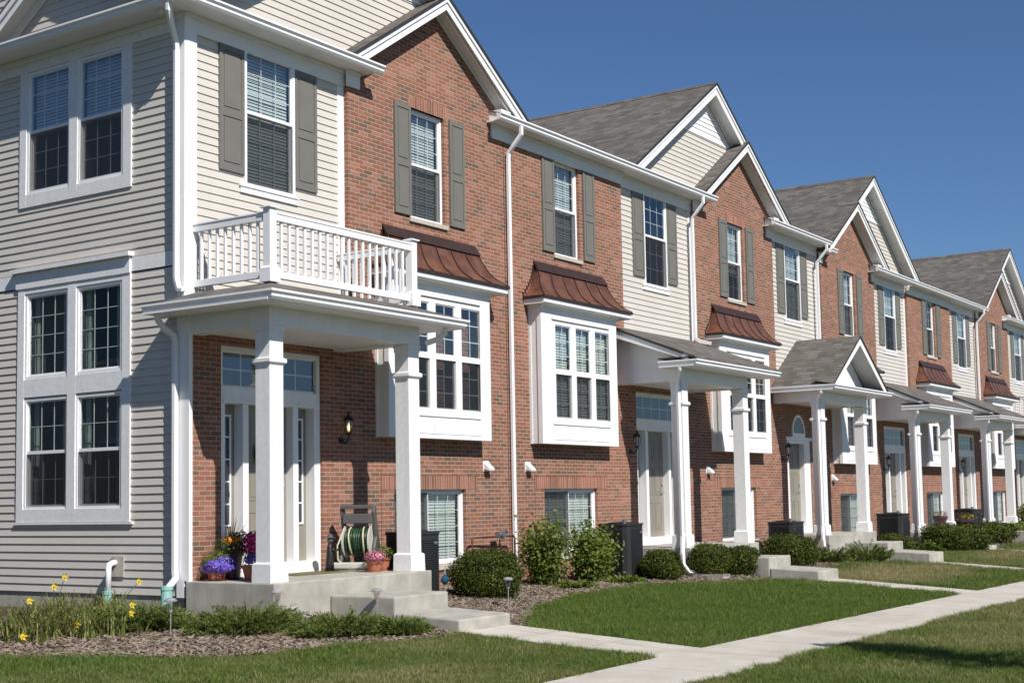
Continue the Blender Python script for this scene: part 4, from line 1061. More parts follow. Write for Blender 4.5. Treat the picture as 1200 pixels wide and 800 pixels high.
def lawn_pts(x0, x1, y0, y1, dens):
    n = int((x1-x0)*(y1-y0)*dens); X = rng.uniform(x0, x1, n); Y = rng.uniform(y0, y1, n); Z = zgv(X, Y)
    k = in_view(X, Y, Z); X, Y, Z = X[k], Y[k], Z[k]
    wob = .035*np.sin(X*7.3)+.03*np.sin(X*17.1+1)+.035*rng.normal(size=len(X))
    k = ~((Y > WALK0-.015+wob*.5) & (Y < WALK1+.02+wob*.3)) & (Y < bed_y(X)-.02+wob)
    for (a, b, ys, zs, _) in STEPS:
        k &= ~((X > a-.035+wob*.3) & (X < b+.03+wob*.3) & (Y > WALK1-.1))
    return np.stack([X[k], Y[k], Z[k]], 1)
T = src_collection('tuft_source', [src_mesh('tuft_mesh', *tuft(k, 24, .075, .080, .0052, .9), 'grass') for k in range(6)])
zones = [((4, 15, 2.0, 12.4), 520, 1.0), ((15, 21, 2.0, 12.2), 380, 1.05), ((21, 28, 1.5, 12), 230, 1.2), ((28, 42, 1.5, 11.9), 110, 1.45), ((42, 70, 1.5, 11.9), 45, 2.0)]
allp = []; alls = []
for (z, dn, sc) in zones:
    p = lawn_pts(*z, dn); allp.append(p); alls.append(np.full(len(p), sc)*rng.uniform(.7, 1.25, len(p)))
P_ = np.concatenate(allp); S_ = np.concatenate(alls)
hgt = (.80+.30*(rng.random(len(P_)) > .93))+.36*np.sin(P_[:, 0]*1.7+np.sin(P_[:, 1]*2.1)*1.3)*np.sin(P_[:, 1]*1.9+P_[:, 0]*.6)*.6
scatter('lawn_grass', P_, rng.uniform(0, 6.28, len(P_)), S_*hgt, T, 'short mown green lawn with dry straw patches around the paths', 'grass', .12)
print('grass tufts', len(P_))
# mulch chips
def chip(k):
    r = random.Random(100+k); v = []; f = []
    for _ in range(7):
        x, y, z = r.uniform(-.07, .07), r.uniform(-.07, .07), r.uniform(.0, .02); a = r.uniform(0, 3.14); L, w, t = r.uniform(.014, .038), r.uniform(.004, .010), r.uniform(.002, .005); sl = r.uniform(-.5, .5)
        ca, sa = math.cos(a), math.sin(a); i = len(v)
        for (p, q) in ((-L, -w), (L, -w), (L, w), (-L, w)):
            v += [(x+p*ca-q*sa, y+p*sa+q*ca, z+p*sl*.6), (x+p*ca-q*sa, y+p*sa+q*ca, z+p*sl*.6+t*2)]
        f += [(i, i+2, i+4, i+6), (i+1, i+7, i+5, i+3), (i, i+1, i+3, i+2), (i+2, i+3, i+5, i+4), (i+4, i+5, i+7, i+6), (i+6, i+7, i+1, i)]
    return v, f
Cc = src_collection('chip_source', [src_mesh('chip_mesh', *chip(k), 'chips') for k in range(6)])
def mulch_pts(x0, x1, dens, ytop):
    n = int((x1-x0)*4.5*dens); X = rng.uniform(x0, x1, n); Y = rng.uniform(9.6, ytop, n); Z = zgv(X, Y)+.014
    k = in_view(X, Y, Z, .12) & (Y > bed_y(X)-.03)
    for (a, b, ys, zs, _) in STEPS: k &= ~((X > a) & (X < b))
    for (label, xx, bl, br, sl, sr, dz, order, gables, pk, cols, yc, gut, *_r) in spec: k &= ~((X > cols[0]-.06) & (X < cols[1]+.35) & (Y > yc-.12))
    return np.stack([X[k], Y[k], Z[k]], 1)
P_ = np.concatenate([mulch_pts(8, 15, 420, 14.1), mulch_pts(15, 24, 260, 14), mulch_pts(24, 36, 130, 13.9), mulch_pts(36, 60, 40, 13.9)])
scatter('mulch_chips', P_, rng.uniform(0, 6.28, len(P_)), rng.uniform(.8, 1.3, len(P_)), Cc, 'brown and grey shredded wood mulch in the planting beds', 'mulch', .25)
print('chips', len(P_))

# ------------------------------------------------------------------ plants
def leaves_mesh(mb, pts, nrm, size, asp=.5, jitter=.7, seed=0):
    r = np.random.default_rng(seed); n = len(pts)
    d = nrm + r.normal(size=(n, 3))*jitter; d /= np.linalg.norm(d, axis=1)[:, None]+1e-9
    a = np.cross(d, r.normal(size=(n, 3))); a /= np.linalg.norm(a, axis=1)[:, None]+1e-9
    b = np.cross(d, a); s = size*r.uniform(.6, 1.3, (n, 1))
    base = len(mb.v)
    v = np.stack([pts-a*s, pts+b*s*asp, pts+a*s, pts-b*s*asp], 1).reshape(-1, 3)
    mb.v += [tuple(map(float, p)) for p in v]; mb.f += [(base+4*i, base+4*i+1, base+4*i+2, base+4*i+3) for i in range(n)]
def lump_cloud(c, rad, n, seed, shell=.55, lumps=26, amp=.18, flat_bottom=True, boxy=0):
    r = np.random.default_rng(seed); d = r.normal(size=(n, 3)); d /= np.linalg.norm(d, axis=1)[:, None]
    if flat_bottom: d[:, 2] = np.where(d[:, 2] < -.75, -d[:, 2]*.5, d[:, 2]); d /= np.linalg.norm(d, axis=1)[:, None]
    L = r.normal(size=(lumps, 3)); L /= np.linalg.norm(L, axis=1)[:, None]
    k = (1-amp)+amp*1.8*np.clip((np.max(d @ L.T, axis=1)-.6)/.4, 0, 1)
    k *= 1+.05*r.normal(size=n)
    if boxy: k *= (1/np.max(np.abs(d), axis=1))**boxy
    t = (shell+(1-shell)*r.random(n)**.6)*k
    p = d*t[:, None]*np.array(rad)+np.array(c)
    return p, d
def bush(name, x, y, w, h, mat, n, size, label, cat, group=None, seed=0, asp=.5, amp=.26, boxy=0, dy=None, shell=.5):
    z = zg(x, y); root = empty(name, (x, y, z), label, cat, group)
    n = int(n*1.8); p, d = lump_cloud((x, y, z+h*.47), (w/2, (dy or w)/2, h*.53), n, seed, amp=amp, boxy=boxy or .12, shell=shell)
    k = p[:, 2] > z+.01; m = MB(); leaves_mesh(m, p[k], d[k], size, asp, seed=seed); m.build('foliage', mat, root, recalc=False)
    s = MB(); r = random.Random(seed)
    for _ in range(6): a = r.uniform(0, 6.28); s.tube([(x, y, z-.03), (x+.25*w*math.cos(a)*.6, y+.25*w*math.sin(a)*.6, z+h*.4), (x+.4*w*math.cos(a)*.8, y+.4*w*math.sin(a)*.8, z+h*.75)], [.014, .009, .004], seg=5)
    s.build('stem', 'bark', root)
    return root
def needles_mesh(mb, pts, ax, size, wid, seed):
    r = np.random.default_rng(seed); n = len(pts); a = ax+r.normal(size=(n, 3))*.45; a /= np.linalg.norm(a, axis=1)[:, None]+1e-9
    b = np.cross(a, r.normal(size=(n, 3))); b /= np.linalg.norm(b, axis=1)[:, None]+1e-9; s = size*r.uniform(.6, 1.4, (n, 1)); base = len(mb.v)
    v = np.stack([pts-a*s*.4, pts+b*s*wid, pts+a*s, pts-b*s*wid], 1).reshape(-1, 3); mb.v += [tuple(map(float, p)) for p in v]; mb.f += [(base+4*i, base+4*i+1, base+4*i+2, base+4*i+3) for i in range(n)]
def spreading(name, x, y, w, dep, h, label, group, seed, n=260, mat='juniper', size=.018):
    """low juniper: arching sprays clothed with short needles"""
    z = zg(x, y); root = empty(name, (x, y, z), label, 'shrub', group); r = random.Random(seed); rr = np.random.default_rng(seed)
    P, D = [], []; st = MB()
    for i in range(n):
        a = r.uniform(0, 6.283); rad = r.random()**.5; bx, by = x+w*.30*rad*math.cos(a), y+dep*.30*rad*math.sin(a)
        kk = r.uniform(.6, 1.25); out = Vector((math.cos(a)*w*.26*kk, math.sin(a)*dep*.26*kk, 0)); up = h*(1-.6*rad)*r.uniform(.45, 1.25)
        p0 = Vector((bx, by, z)); p1 = p0+out*.45+Vector((0, 0, up*.75)); p2 = p0+out*1.0+Vector((r.uniform(-.05, .05), r.uniform(-.05, .05), up))
        if i % 8 == 0: st.tube([p0, p1, p2], [.008, .005, .002], seg=4)
        m_ = 46
        for j in range(m_):
            t = .3+.7*j/m_; q = p0*(1-t)**2+p1*2*t*(1-t)+p2*t*t; tg = ((p1-p0)*(1-t)+(p2-p1)*t).normalized(); q = q+Vector(rr.normal(size=3)*.020*(1.3-t)); P.append(q); D.append(tuple(tg))
    m = MB(); needles_mesh(m, np.array([tuple(p) for p in P]), np.array(D, float), size*1.7, .16 if mat == 'juniper' else .4, seed); m.build('foliage', mat, root, recalc=False)
    st.build('stem', 'bark', root); return root
def shrub(name, x, y, w, h, label, seed, nb=26, leaf=.036, mat='leafy', group=None, per=70, cat='shrub'):
    z = zg(x, y); root = empty(name, (x, y, z), label, cat, group); r = random.Random(seed); rr = np.random.default_rng(seed); st = MB(); P = []; D = []
    for i in range(nb):
        a = r.uniform(0, 6.283); s = r.uniform(.15, 1); e = Vector((x+w/2*s*math.cos(a), y+w/2*s*math.sin(a), z+h*r.uniform(.55, 1.03)*(1-.25*s*s))); p0 = Vector((x+r.uniform(-.08, .08), y+r.uniform(-.08, .08), z-.02)); mid = p0.lerp(e, .5)+Vector((r.uniform(-.08, .08), r.uniform(-.08, .08), .05))
        st.tube([p0, mid, e], [.010, .007, .003], seg=5)
        for j in range(int(per*1.9)):
            t = r.uniform(.06, 1.02); q = p0*(1-t)**2+mid*2*t*(1-t)+e*t*t; sp2 = .13+.04*t; P.append(tuple(q+Vector(rr.normal(size=3)*sp2*.75))); D.append((r.uniform(-.5, .5), r.uniform(-.8, .2), .8))
    m = MB(); P = np.array(P); k = P[:, 2] > z+.02; leaves_mesh(m, P[k], np.array(D)[k], leaf, .62, .6, seed); m.build('foliage', mat, root, recalc=False); st.build('stem', 'bark', root); return root

bush('evergreen_bush', 17.95, 12.55, 1.02, .74, 'yew', 15000, .018, 'largest round dark evergreen bush, beside the nearest steps', 'bush', 'clipped evergreen bushes', 1)
bush('evergreen_bush', 23.50, 12.35, .74, .55, 'yew', 8000, .020, 'small round dark bush in front of the black air conditioner by the lean-to porch', 'bush', 'clipped evergreen bushes', 2)
bush('evergreen_bush', 25.05, 12.15, .80, .62, 'yew', 8000, .022, 'round dark bush beside the white downspout foot, left of a touching pair', 'bush', 'clipped evergreen bushes', 3)
bush('evergreen_bush', 26.10, 11.95, .78, .58, 'yew', 7000, .022, 'round dark bush right of a touching pair, beside the second steps', 'bush', 'clipped evergreen bushes', 4)
bush('evergreen_bush', 29.6, 12.35, 1.12, .68, 'yew', 7000, .025, 'wide dark bush right behind the second steps', 'bush', 'clipped evergreen bushes', 5)
spreading('spreading_bush', 31.7, 12.2, 1.0, .9, .40, 'loose olive spreading bush left of the gabled porch slab', 'spreading junipers', 7, 120, size=.03)
spreading('spreading_bush', 33.0, 11.75, 1.7, 1.0, .48, 'mounded light green spreading bush in front of the gabled porch slab', 'spreading junipers', 8, 170, size=.03)
bush('evergreen_bush', 37.25, 12.55, 1.45, .50, 'yew', 5000, .03, 'long low dark bush left of the fourth porch', 'bush', 'clipped evergreen bushes', 9, dy=.9)
spreading('spreading_bush', 38.05, 12.0, 1.3, 1.0, .34, 'yellowish spreading bush at the foot of the fourth porch downspout', 'spreading junipers', 10, 130, 'leafy', .03)
bush('evergreen_bush', 40.35, 12.05, 1.25, .72, 'yew', 4500, .035, 'left of two squared dark hedges by the far steps', 'bush', 'clipped evergreen bushes', 11, boxy=.4)
bush('evergreen_bush', 41.5, 11.8, 1.2, .70, 'yew', 4500, .035, 'right of two squared dark hedges by the far steps', 'bush', 'clipped evergreen bushes', 12, boxy=.4)
bush('evergreen_bush', 46.9, 12.6, 1.6, .66, 'yew', 4000, .04, 'dark bush left of the fifth porch', 'bush', 'clipped evergreen bushes', 13)
bush('evergreen_bush', 50.2, 12.4, 1.4, .6, 'leafy', 3500, .045, 'yellow green bush past the fifth porch', 'bush', 'clipped evergreen bushes', 14)
bush('evergreen_bush', 54.5, 12.6, 2.0, 1.3, 'leafy', 3500, .05, 'tall light green bush behind the farthest porch column', 'bush', 'clipped evergreen bushes', 15)

shrub('leafy_shrub', 20.35, 13.0, .90, 1.26, 'tall leafy green shrub in front of the white downspout', 21, 34, .036, per=80, group='leafy deciduous shrubs')
shrub('leafy_shrub', 21.75, 12.95, .80, 1.10, 'leafy light green shrub in front of the ground floor window', 22, 30, .036, per=80, group='leafy deciduous shrubs')
shrub('leafy_shrub', 22.4, 13.1, .6, 1.0, 'narrow leafy shrub against the black air conditioner', 23, 14, .036, per=70, group='leafy deciduous shrubs')
for i, (x, y, w) in enumerate(((20.6, 12.5, .9), (22.3, 12.5, 1.0))):
    spreading('ground_cover_plant', x, y, w, .5, .12, ('low green ground cover under the tall leafy shrub', 'low green ground cover in front of the air conditioner')[i], 'low ground cover plants', 31+i, 60, 'leafy', .028)
# junipers in the near bed
for i, (x, y, w, d, h, lab) in enumerate(((11.35, 13.0, 1.5, 1.1, .44, 'low spreading juniper beside the white vent pipe'), (12.2, 12.05, 1.75, 1.1, .46, 'broad spreading juniper before the porch slab corner, between two lamps'),
        (12.9, 11.15, 1.55, 1.0, .38, 'spreading juniper right of the middle path lamp'), (13.45, 10.72, .95, .75, .30, 'smallest spreading juniper beside the lower step'))):
    spreading('spreading_juniper', x, y, w*.92, d*.88, h*.74, lab, 'spreading junipers in the near bed', 41+i, 560, size=.019)
# daylilies
def daylily(x, y, n, h, flowers, label, seed, mat='blade'):
    z = zg(x, y); root = empty('daylily', (x, y, z), label, 'flower', 'yellow daylily clumps'); r = random.Random(seed); m = MB(); s = MB(); fl_ = MB()
    for _ in range(int(n*1.7)):
        a = r.uniform(0, 6.28); L = h*r.uniform(.6, 1.2); o = r.uniform(.2, 1.0)*L; w = r.uniform(.007, .013); dx, dy = math.cos(a), math.sin(a); bx, by = x+r.uniform(-.22, .22), y+r.uniform(-.22, .22); px_, py_ = -dy, dx
        pr = None
        for j in range(6):
            t = j/5; zz = z+L*(1.25*t-.55*t*t*(1+o)); rr2 = o*t**1.5; ww = w*(1-t*.85); q = (bx+dx*rr2, by+dy*rr2); c = ((q[0]-px_*ww, q[1]-py_*ww, zz), (q[0]+px_*ww, q[1]+py_*ww, zz))
            if pr: m.face(pr[0], pr[1], c[1], c[0])
            pr = c
    # blades of one clump joined per strip
    m.build('leaf_blades', mat, root, recalc=False)
    for (fx, fy, fz) in flowers:
        fz -= .11; fy -= .12; s.tube([(x, y, z), ((x+fx)/2, (y+fy)/2, (z+fz)/2+.05), (fx, fy, fz)], [.006, .005, .004], seg=5)
        for k in range(6):
            a = 1.047*k; c, sn = math.cos(a), math.sin(a); c2, s2 = math.cos(a+.5), math.sin(a+.5); c3, s3 = math.cos(a-.5), math.sin(a-.5)
            fl_.face((fx, fy, fz), (fx+c3*.03, fy+.01, fz+s3*.03), (fx+c*.055, fy-.02, fz+sn*.055), (fx+c2*.03, fy+.01, fz+s2*.03))
    if flowers: s.build('flower_stalk', 'blade', root); fl_.build('flower', 'yellow', root, recalc=False)
    return root
daylily(10.15, 13.5, 70, .62, [(10.02, 13.35, -.91)], 'daylily clump at the left edge of the bed', 51)
daylily(10.55, 12.85, 55, .50, [(10.35, 12.95, -1.19)], 'daylily clump with a low bloom near the mulch edge', 52)
daylily(11.0, 14.1, 80, .66, [(11.05, 14.05, -.72)], 'daylily clump with one tall yellow bloom under the near window', 53)
daylily(11.1, 12.95, 70, .58, [(11.18, 13.0, -1.03)], 'daylily clump in front, with a single mid-height bloom', 54)
daylily(11.5, 13.7, 70, .60, [(11.72, 13.5, -.80)], 'daylily clump left of the white vent pipe with a tall bloom', 55)
daylily(10.9, 12.75, 40, .45, [(10.95, 12.75, -1.10)], 'daylily clump beside the juniper', 56)
daylily(10.3, 14.6, 60, .7, [], 'grassy daylily clump without blooms by the left wall', 57)
daylily(12.0, 14.3, 40, .66, [], 'sparse daylily clump behind the juniper, against the siding', 58)
daylily(9.9, 14.2, 60, .62, [], 'tall grassy daylily clump at the frame edge behind the leftmost bloom', 60)
daylily(11.7, 14.7, 60, .62, [], 'grassy daylily clump against the siding left of the pipe', 62)
daylily(10.9, 13.4, 50, .5, [], 'low daylily clump in the middle of the bloom-dotted patch', 63)
daylily(9.45, 13.35, 70, .55, [], 'dense green daylily clump cut by the left edge', 64)
daylily(10.2, 13.0, 55, .48, [], 'grassy daylily clump between two low blooms', 65)
daylily(10.75, 13.75, 60, .6, [(10.62, 13.7, -.80)], 'daylily clump with a tall bloom between the two nearest the siding', 66)
daylily(9.7, 12.95, 50, .5, [(9.6, 12.9, -1.25)], 'leftmost daylily clump in front of the bed', 59)

# ------------------------------------------------------------------ small things
def path_light(x, y, label):
    z = zg(x, y); r = empty('path_light', (x, y, z), label, 'garden lamp', 'solar path lights')
    m = MB(); m.lathe(x, y, [(.007, z-.02), (.007, z+.30), (.02, z+.305), (.026, z+.33), (.012, z+.335)], 12); m.build('stake', 'steel', r)
    m = MB(); m.lathe(x, y, [(.028, z+.336), (.05, z+.42), (.05, z+.43)], 16); m.build('lens', 'lampglass', r)
    m = MB(); m.lathe(x, y, [(.074, z+.431), (.076, z+.442), (.05, z+.466), (.01, z+.475)], 16); m.build('cap', 'steel', r, smooth=False)
path_light(11.20, 12.25, 'steel solar path light in front of the corner drain pipe')
path_light(12.83, 12.13, 'steel solar path light in front of the porch slab corner')
path_light(14.0, 11.55-.05, 'steel solar path light beside the upper step')
path_light(16.9, 11.42, 'steel solar path light in front of the large round bush')

def ac_unit(x, y, w, h, label, bz=None):
    z = zg(x, y) if bz is None else bz; r = empty('air_conditioner', (x+w/2, y+w/2, z), label, 'air conditioner', 'black air conditioner condensers')
    m = MB(); c = .12
    oct_ = [(x+c, y), (x+w-c, y), (x+w-c*.3, y+c*.3), (x+w, y+c), (x+w, y+w-c), (x+w-c, y+w), (x+c, y+w), (x+c*.3, y+w-c*.3), (x, y+w-c), (x, y+c), (x+c*.3, y+c*.3)]
    m.prism(oct_, 'z', z+.05, z+h-.04); b = m.build('casing', 'acblack', r)
    l = MB(); n = 26
    for i in range(n):
        zz = z+.10+i*(h-.2)/n; l.box(x+c, x+w-c, y-.012, y-.0005, zz, zz+.012); l.box(x-.012, x-.0005, y+c, y+w-c, zz, zz+.012)
    l.build('louvres', 'acblack', b)
    t = MB(); t.prism([(a+(a-x-w/2)*.04, q+(q-y-w/2)*.04) for a, q in oct_], 'z', z+h-.04, z+h); t.lathe(x+w/2, y+w/2, [(.24, z+h), (.24, z+h+.02), (.05, z+h+.035)], 20); t.build('fan_guard', 'acblack', r)
    p = MB(); p.box(x-.04, x+w+.04, y-.04, y+w+.04, z-.02, z+.05); p.build('pad', 'concrete', r)
    cp_ = MB(); cp_.lathe(x+.16, y+.16, [(.035, z+h), (.035, z+h+.05), (.05, z+h+.05), (.05, z+h+.075), (.01, z+h+.08)], 12); cp_.build('cap', 'grey_metal', r)
    bd = MB()
    e = [(x+w*.72+.05*math.cos(t_*.5236), z+h-.17+.025*math.sin(t_*.5236)) for t_ in range(12)]; bd.prism(e, 'y', y-.02, y-.0095); bd.build('badge', 'grey_metal', r)
ac_unit(16.52, 12.80, .64, 1.04, 'black air conditioner half hidden by the near porch column')
ac_unit(22.98, 12.80, .68, 1.05, 'black air conditioner between the leafy shrub and the small round bush')
ac_unit(31.0, 12.80, .70, .95, 'black air conditioner left of the gabled porch')
ac_unit(38.85, 12.80, .78, 1.05, 'black air conditioner left of the fourth porch')
ac_unit(46.3, 12.80, .80, 1.1, 'black air conditioner left of the fifth porch, farthest away')

def wall_lamp(x, z, label, lit=False):
    r = empty('wall_lamp', (x, 13.99, z), label, 'wall lamp', 'black porch lanterns'); y = 13.84
    m = MB(); m.tube([(x, 13.998, z-.20), (x, 13.985, z-.20)], .055, seg=14); m.tube([(x, 13.985, z-.20), (x, 13.92, z-.24), (x, 13.86, z-.22), (x, y, z-.14)], .013, seg=8)
    m.build('bracket', 'black', r)
    m = MB(); m.lathe(x, y, [(.012, z-.15), (.03, z-.12), (.045, z-.10), (.045, z-.09)], 14)
    for k in range(6):
        a = k*1.047; m.tube([(x+.045*math.cos(a), y+.045*math.sin(a), z-.09), (x+.072*math.cos(a), y+.072*math.sin(a), z-.02), (x+.070*math.cos(a), y+.070*math.sin(a), z+.06), (x+.055*math.cos(a), y+.055*math.sin(a), z+.10)], .005, seg=4)
    m.lathe(x, y, [(.085, z+.095), (.088, z+.105), (.06, z+.14), (.03, z+.165), (.014, z+.18), (.02, z+.20), (.004, z+.235)], 14); m.build('cage', 'black', r)
    m = MB(); m.lathe(x, y, [(.040, z-.09), (.062, z-.02), (.060, z+.06), (.048, z+.095)], 14); m.build('globe', 'lampglass', r)
    if lit: m = MB(); m.lathe(x, y, [(.008, z-.07), (.02, z-.04), (.022, z-.01), (.012, z+.03), (.002, z+.055)], 10); m.build('bulb', 'bulb', r, smooth=True)
wall_lamp(16.22, 1.16, 'lit black lantern on the shaded brick right of the nearest door', True)
wall_lamp(25.33, 1.16, 'black lantern left of the lean-to porch door beside the bay window')
wall_lamp(33.32, 1.12, 'black lantern left of the arched-window door')
wall_lamp(40.98, .93, 'black lantern left of the fourth door')
wall_lamp(48.72, .93, 'black lantern left of the fifth door')

# flower pots
def pot_mesh(x, y, z, r, h, name='pot', mat='terracotta', root=None):
    m = MB(); m.lathe(x, y, [(r*.66, z), (r*.92, z+h*.78), (r*1.03, z+h*.78), (r*1.05, z+h), (r*.93, z+h), (r*.88, z+h*.9), (.001, z+h*.88)], 24); m.build(name, mat, root)
    s = MB(); s.lathe(x, y, [(r*.9, z-.0), (r*1.0, z+.022), (r*.95, z+.022), (r*.7, z+.004)], 24); s.build('saucer', mat, root)
def flowers(mb, c, rad, n, size, seed, asp=.8): p, d = lump_cloud(c, rad, n, seed, shell=.75, flat_bottom=False); leaves_mesh(mb, p, d, size, asp, .5, seed)
def planter(x, y, z, r, h, label, green, parts, seed, mat='terracotta', group='potted flowers on the porches'):
    o = empty('flower_pot', (x, y, z), label, 'flower pot', group); pot_mesh(x, y, z, r, h, root=o, mat=mat)
    if green: m = MB(); flowers(m, (x, y, z+h+green[1]*.4), (green[0], green[0], green[1]), green[2], .014, seed, .5); m.build('foliage', green[3] if len(green) > 3 else 'leafy', o, recalc=False)
    for k, (mt, cx, cy, cz, rx, rz, n) in enumerate(parts):
        m = MB(); flowers(m, (x+cx, y+cy, z+h+cz), (rx, rx, rz), n, .016, seed+k+1); m.build('blooms', mt, o, recalc=False)
    return o
SZ = -1.0
planter(13.37, 13.74, SZ, .15, .19, 'terracotta pot of violet blue flowers by the left brick pier', (.20, .15, 1500, 'leafy'), [('violet', -.07, -.12, .0, .22, .09, 800), ('violet', .03, -.10, .03, .18, .11, 350)], 61)
planter(13.56, 13.27, SZ, .14, .20, 'terracotta pot of magenta and purple petunias behind the near column', (.13, .12, 400, 'juniper'), [('magenta', .02, -.02, .27, .14, .18, 800), ('violet', .0, -.05, .08, .14, .09, 450)], 64)
o = planter(13.62, 13.70, SZ, .15, .40, 'tall dark pot with a spiky plant, orange marigolds and maroon petunias', (.22, .16, 1400, 'juniper'), [('orange', -.12, -.12, .13, .13, .05, 130), ('maroon', .10, -.08, .08, .22, .16, 1000)], 67, mat='plum')
m = MB(); r_ = random.Random(5)
for k in range(34):
    a = r_.uniform(0, 6.28); el = r_.uniform(.35, 1.45); L = r_.uniform(.35, .62); w = .008; pr = None; dx, dy = math.cos(a), math.sin(a)
    for j in range(6):
        t = j/5; q = (13.60+dx*L*t*math.cos(el), 13.70+dy*L*t*math.cos(el)*.35, SZ+.42+L*t*math.sin(el)-.10*t*t*math.cos(el)); ww = w*(1-t*.95)
        c = ((q[0]-dy*ww, q[1]+dx*ww, q[2]), (q[0]+dy*ww, q[1]-dx*ww, q[2]))
        if pr: m.face(pr[0], pr[1], c[1], c[0])
        pr = c
m.build('spiky_leaves', 'spikeleaf', o, recalc=False)
planter(15.75, 12.98, SZ, .125, .16, 'front terracotta pot with small pink flowers beside the hose reel', (.15, .08, 500, 'juniper'), [('pinkmix', -.02, -.03, .06, .15, .08, 420)], 71)
planter(16.08, 13.08, SZ, .115, .20, 'rear terracotta pot with grey green foliage beside the hose reel', (.17, .12, 900, 'juniper'), [], 74)
# doormat and wreath
m = MB(); m.box(14.55, 15.62, 13.35, 13.86, SZ+.001, SZ+.014); tag(m.build('doormat', 'mat', None), 'olive doormat on the nearest porch slab before the door', 'doormat')
m = MB(); pts = [(14.72+.0+.16*math.cos(a*.3927), 14.15, .72+.16*math.sin(a*.3927)) for a in range(17)]; m.tube(pts, .035, seg=8, caps=False)
rr = np.random.default_rng(3); ang = rr.uniform(0, 6.28, 900); pp = np.stack([14.72+.16*np.cos(ang), np.full(900, 14.13), .72+.16*np.sin(ang)], 1)+rr.normal(size=(900, 3))*.022; leaves_mesh(m, pp, np.tile([0, -1., 0], (900, 1)), .016, .5, .8, 2)
tag(m.build('wreath', 'yew', None, recalc=False), 'dark wreath hanging on the nearest front door', 'wreath')

# hose reel cart
hr = empty('hose_reel', (15.75, 13.55, SZ), 'grey garden hose reel cart wound with green hose on the near porch', 'hose reel')
cx, cy, cz = 15.78, 13.55, SZ+.36
m = MB()
for s in (-1, 1):   # side frames
    x = cx+s*.20
    m.prism([(cy+.20, SZ+.02), (cy+.12, SZ+.02), (cy-.10, SZ+.72), (cy-.08, SZ+.80), (cy-.02, SZ+.80), (cy+.06, SZ+.50)], 'x', x-.02, x+.02)
    m.prism([(cy-.22, SZ+.02), (cy-.14, SZ+.02), (cy+.06, SZ+.36), (cy, SZ+.42)], 'x', x-.018, x+.018)
m.box(cx-.20, cx+.20, cy-.13, cy-.03, SZ+.76, SZ+.81); m.box(cx-.18, cx+.18, cy-.10, cy-.07, SZ+.58, SZ+.70)
m.build('cart_frame', 'greyplastic', hr, bevel=.008)
m = MB(); m.tube([(cx-.17, cy, cz), (cx-.155, cy, cz)], .20, seg=24); m.tube([(cx+.155, cy, cz), (cx+.17, cy, cz)], .20, seg=24); m.tube([(cx-.155, cy, cz), (cx+.155, cy, cz)], .09, seg=20); m.build('drum', 'beigeplastic', hr)
m = MB(); pts = []
for layer in range(3):
    for k in range(10*14+1):
        a = k/14*6.283; x = (-.135+.27*(k/(10*14))) * (1 if layer % 2 == 0 else -1)+.006*math.sin(k*.37+layer); rr_ = .105+.028*layer+.006*math.sin(k*.21); pts.append((cx+x, cy+rr_*math.cos(a), cz+rr_*math.sin(a)))
m.tube(pts, .0125, seg=6); m.build('hose', 'hose_green', hr, smooth=True)
m = MB()
for q, x_ in enumerate((-.08, .09)):
    m.tube([(cx+x_+.012*math.sin(a*.9+q), cy+.185*math.cos(a*.4488), cz+.185*math.sin(a*.4488)) for a in range(15)], .0115, seg=6, caps=False)
m.build('hose_loop', 'hose_beige', hr, smooth=True)
m = MB(); m.tube([(cx-.16, cy-.16, cz+.12), (cx-.22, cy-.20, cz-.05), (cx-.20, cy-.24, cz-.22), (cx-.05, cy-.26, SZ+.03), (cx+.05, cy-.24, SZ+.02)], .011, seg=6); m.build('hose_end', 'hose_beige', hr, smooth=True)
m = MB(); m.box(cx-.26, cx+.24, cy-.28, cy-.18, SZ+.03, SZ+.11); m.build('front_tray', 'beigeplastic', hr, bevel=.02)
m = MB()
for s in (-1, 1): m.tube([(cx+s*.24, cy+.18, SZ+.10), (cx+s*.28, cy+.18, SZ+.10)], .10, seg=20)
m.build('wheel', 'black', hr)
hr.location = (16.02, 13.52, SZ); hr.scale = (1.22, 1.22, 1.2); hr.rotation_euler = (0, 0, R(-68))
fg = empty('garden_figure', (15.5, 13.6, SZ), 'small dark garden ornament standing left of the hose reel', 'ornament')
m = MB(); x, y = 15.5, 13.6
m.tube([(x-.06, y, SZ), (x-.03, y, SZ+.12), (x, y, SZ+.24), (x-.01, y, SZ+.36), (x, y, SZ+.43)], [.025, .05, .058, .04, .025], seg=10); m.tube([(x+.05, y, SZ), (x+.03, y, SZ+.14), (x+.01, y, SZ+.26)], [.03, .035, .04], seg=8)
m.tube([(x, y, SZ+.35), (x+.09, y-.03, SZ+.30), (x+.13, y-.04, SZ+.33)], [.02, .016, .012], seg=6); m.build('body', 'black', fg, smooth=True)
m = MB(); m.lathe(x, y, [(.02, SZ+.42), (.045, SZ+.45), (.042, SZ+.50), (.02, SZ+.52)], 12); m.lathe(x, y, [(.075, SZ+.50), (.075, SZ+.508), (.04, SZ+.515), (.035, SZ+.55), (.005, SZ+.555)], 12); m.build('hat', 'greyplastic', fg)

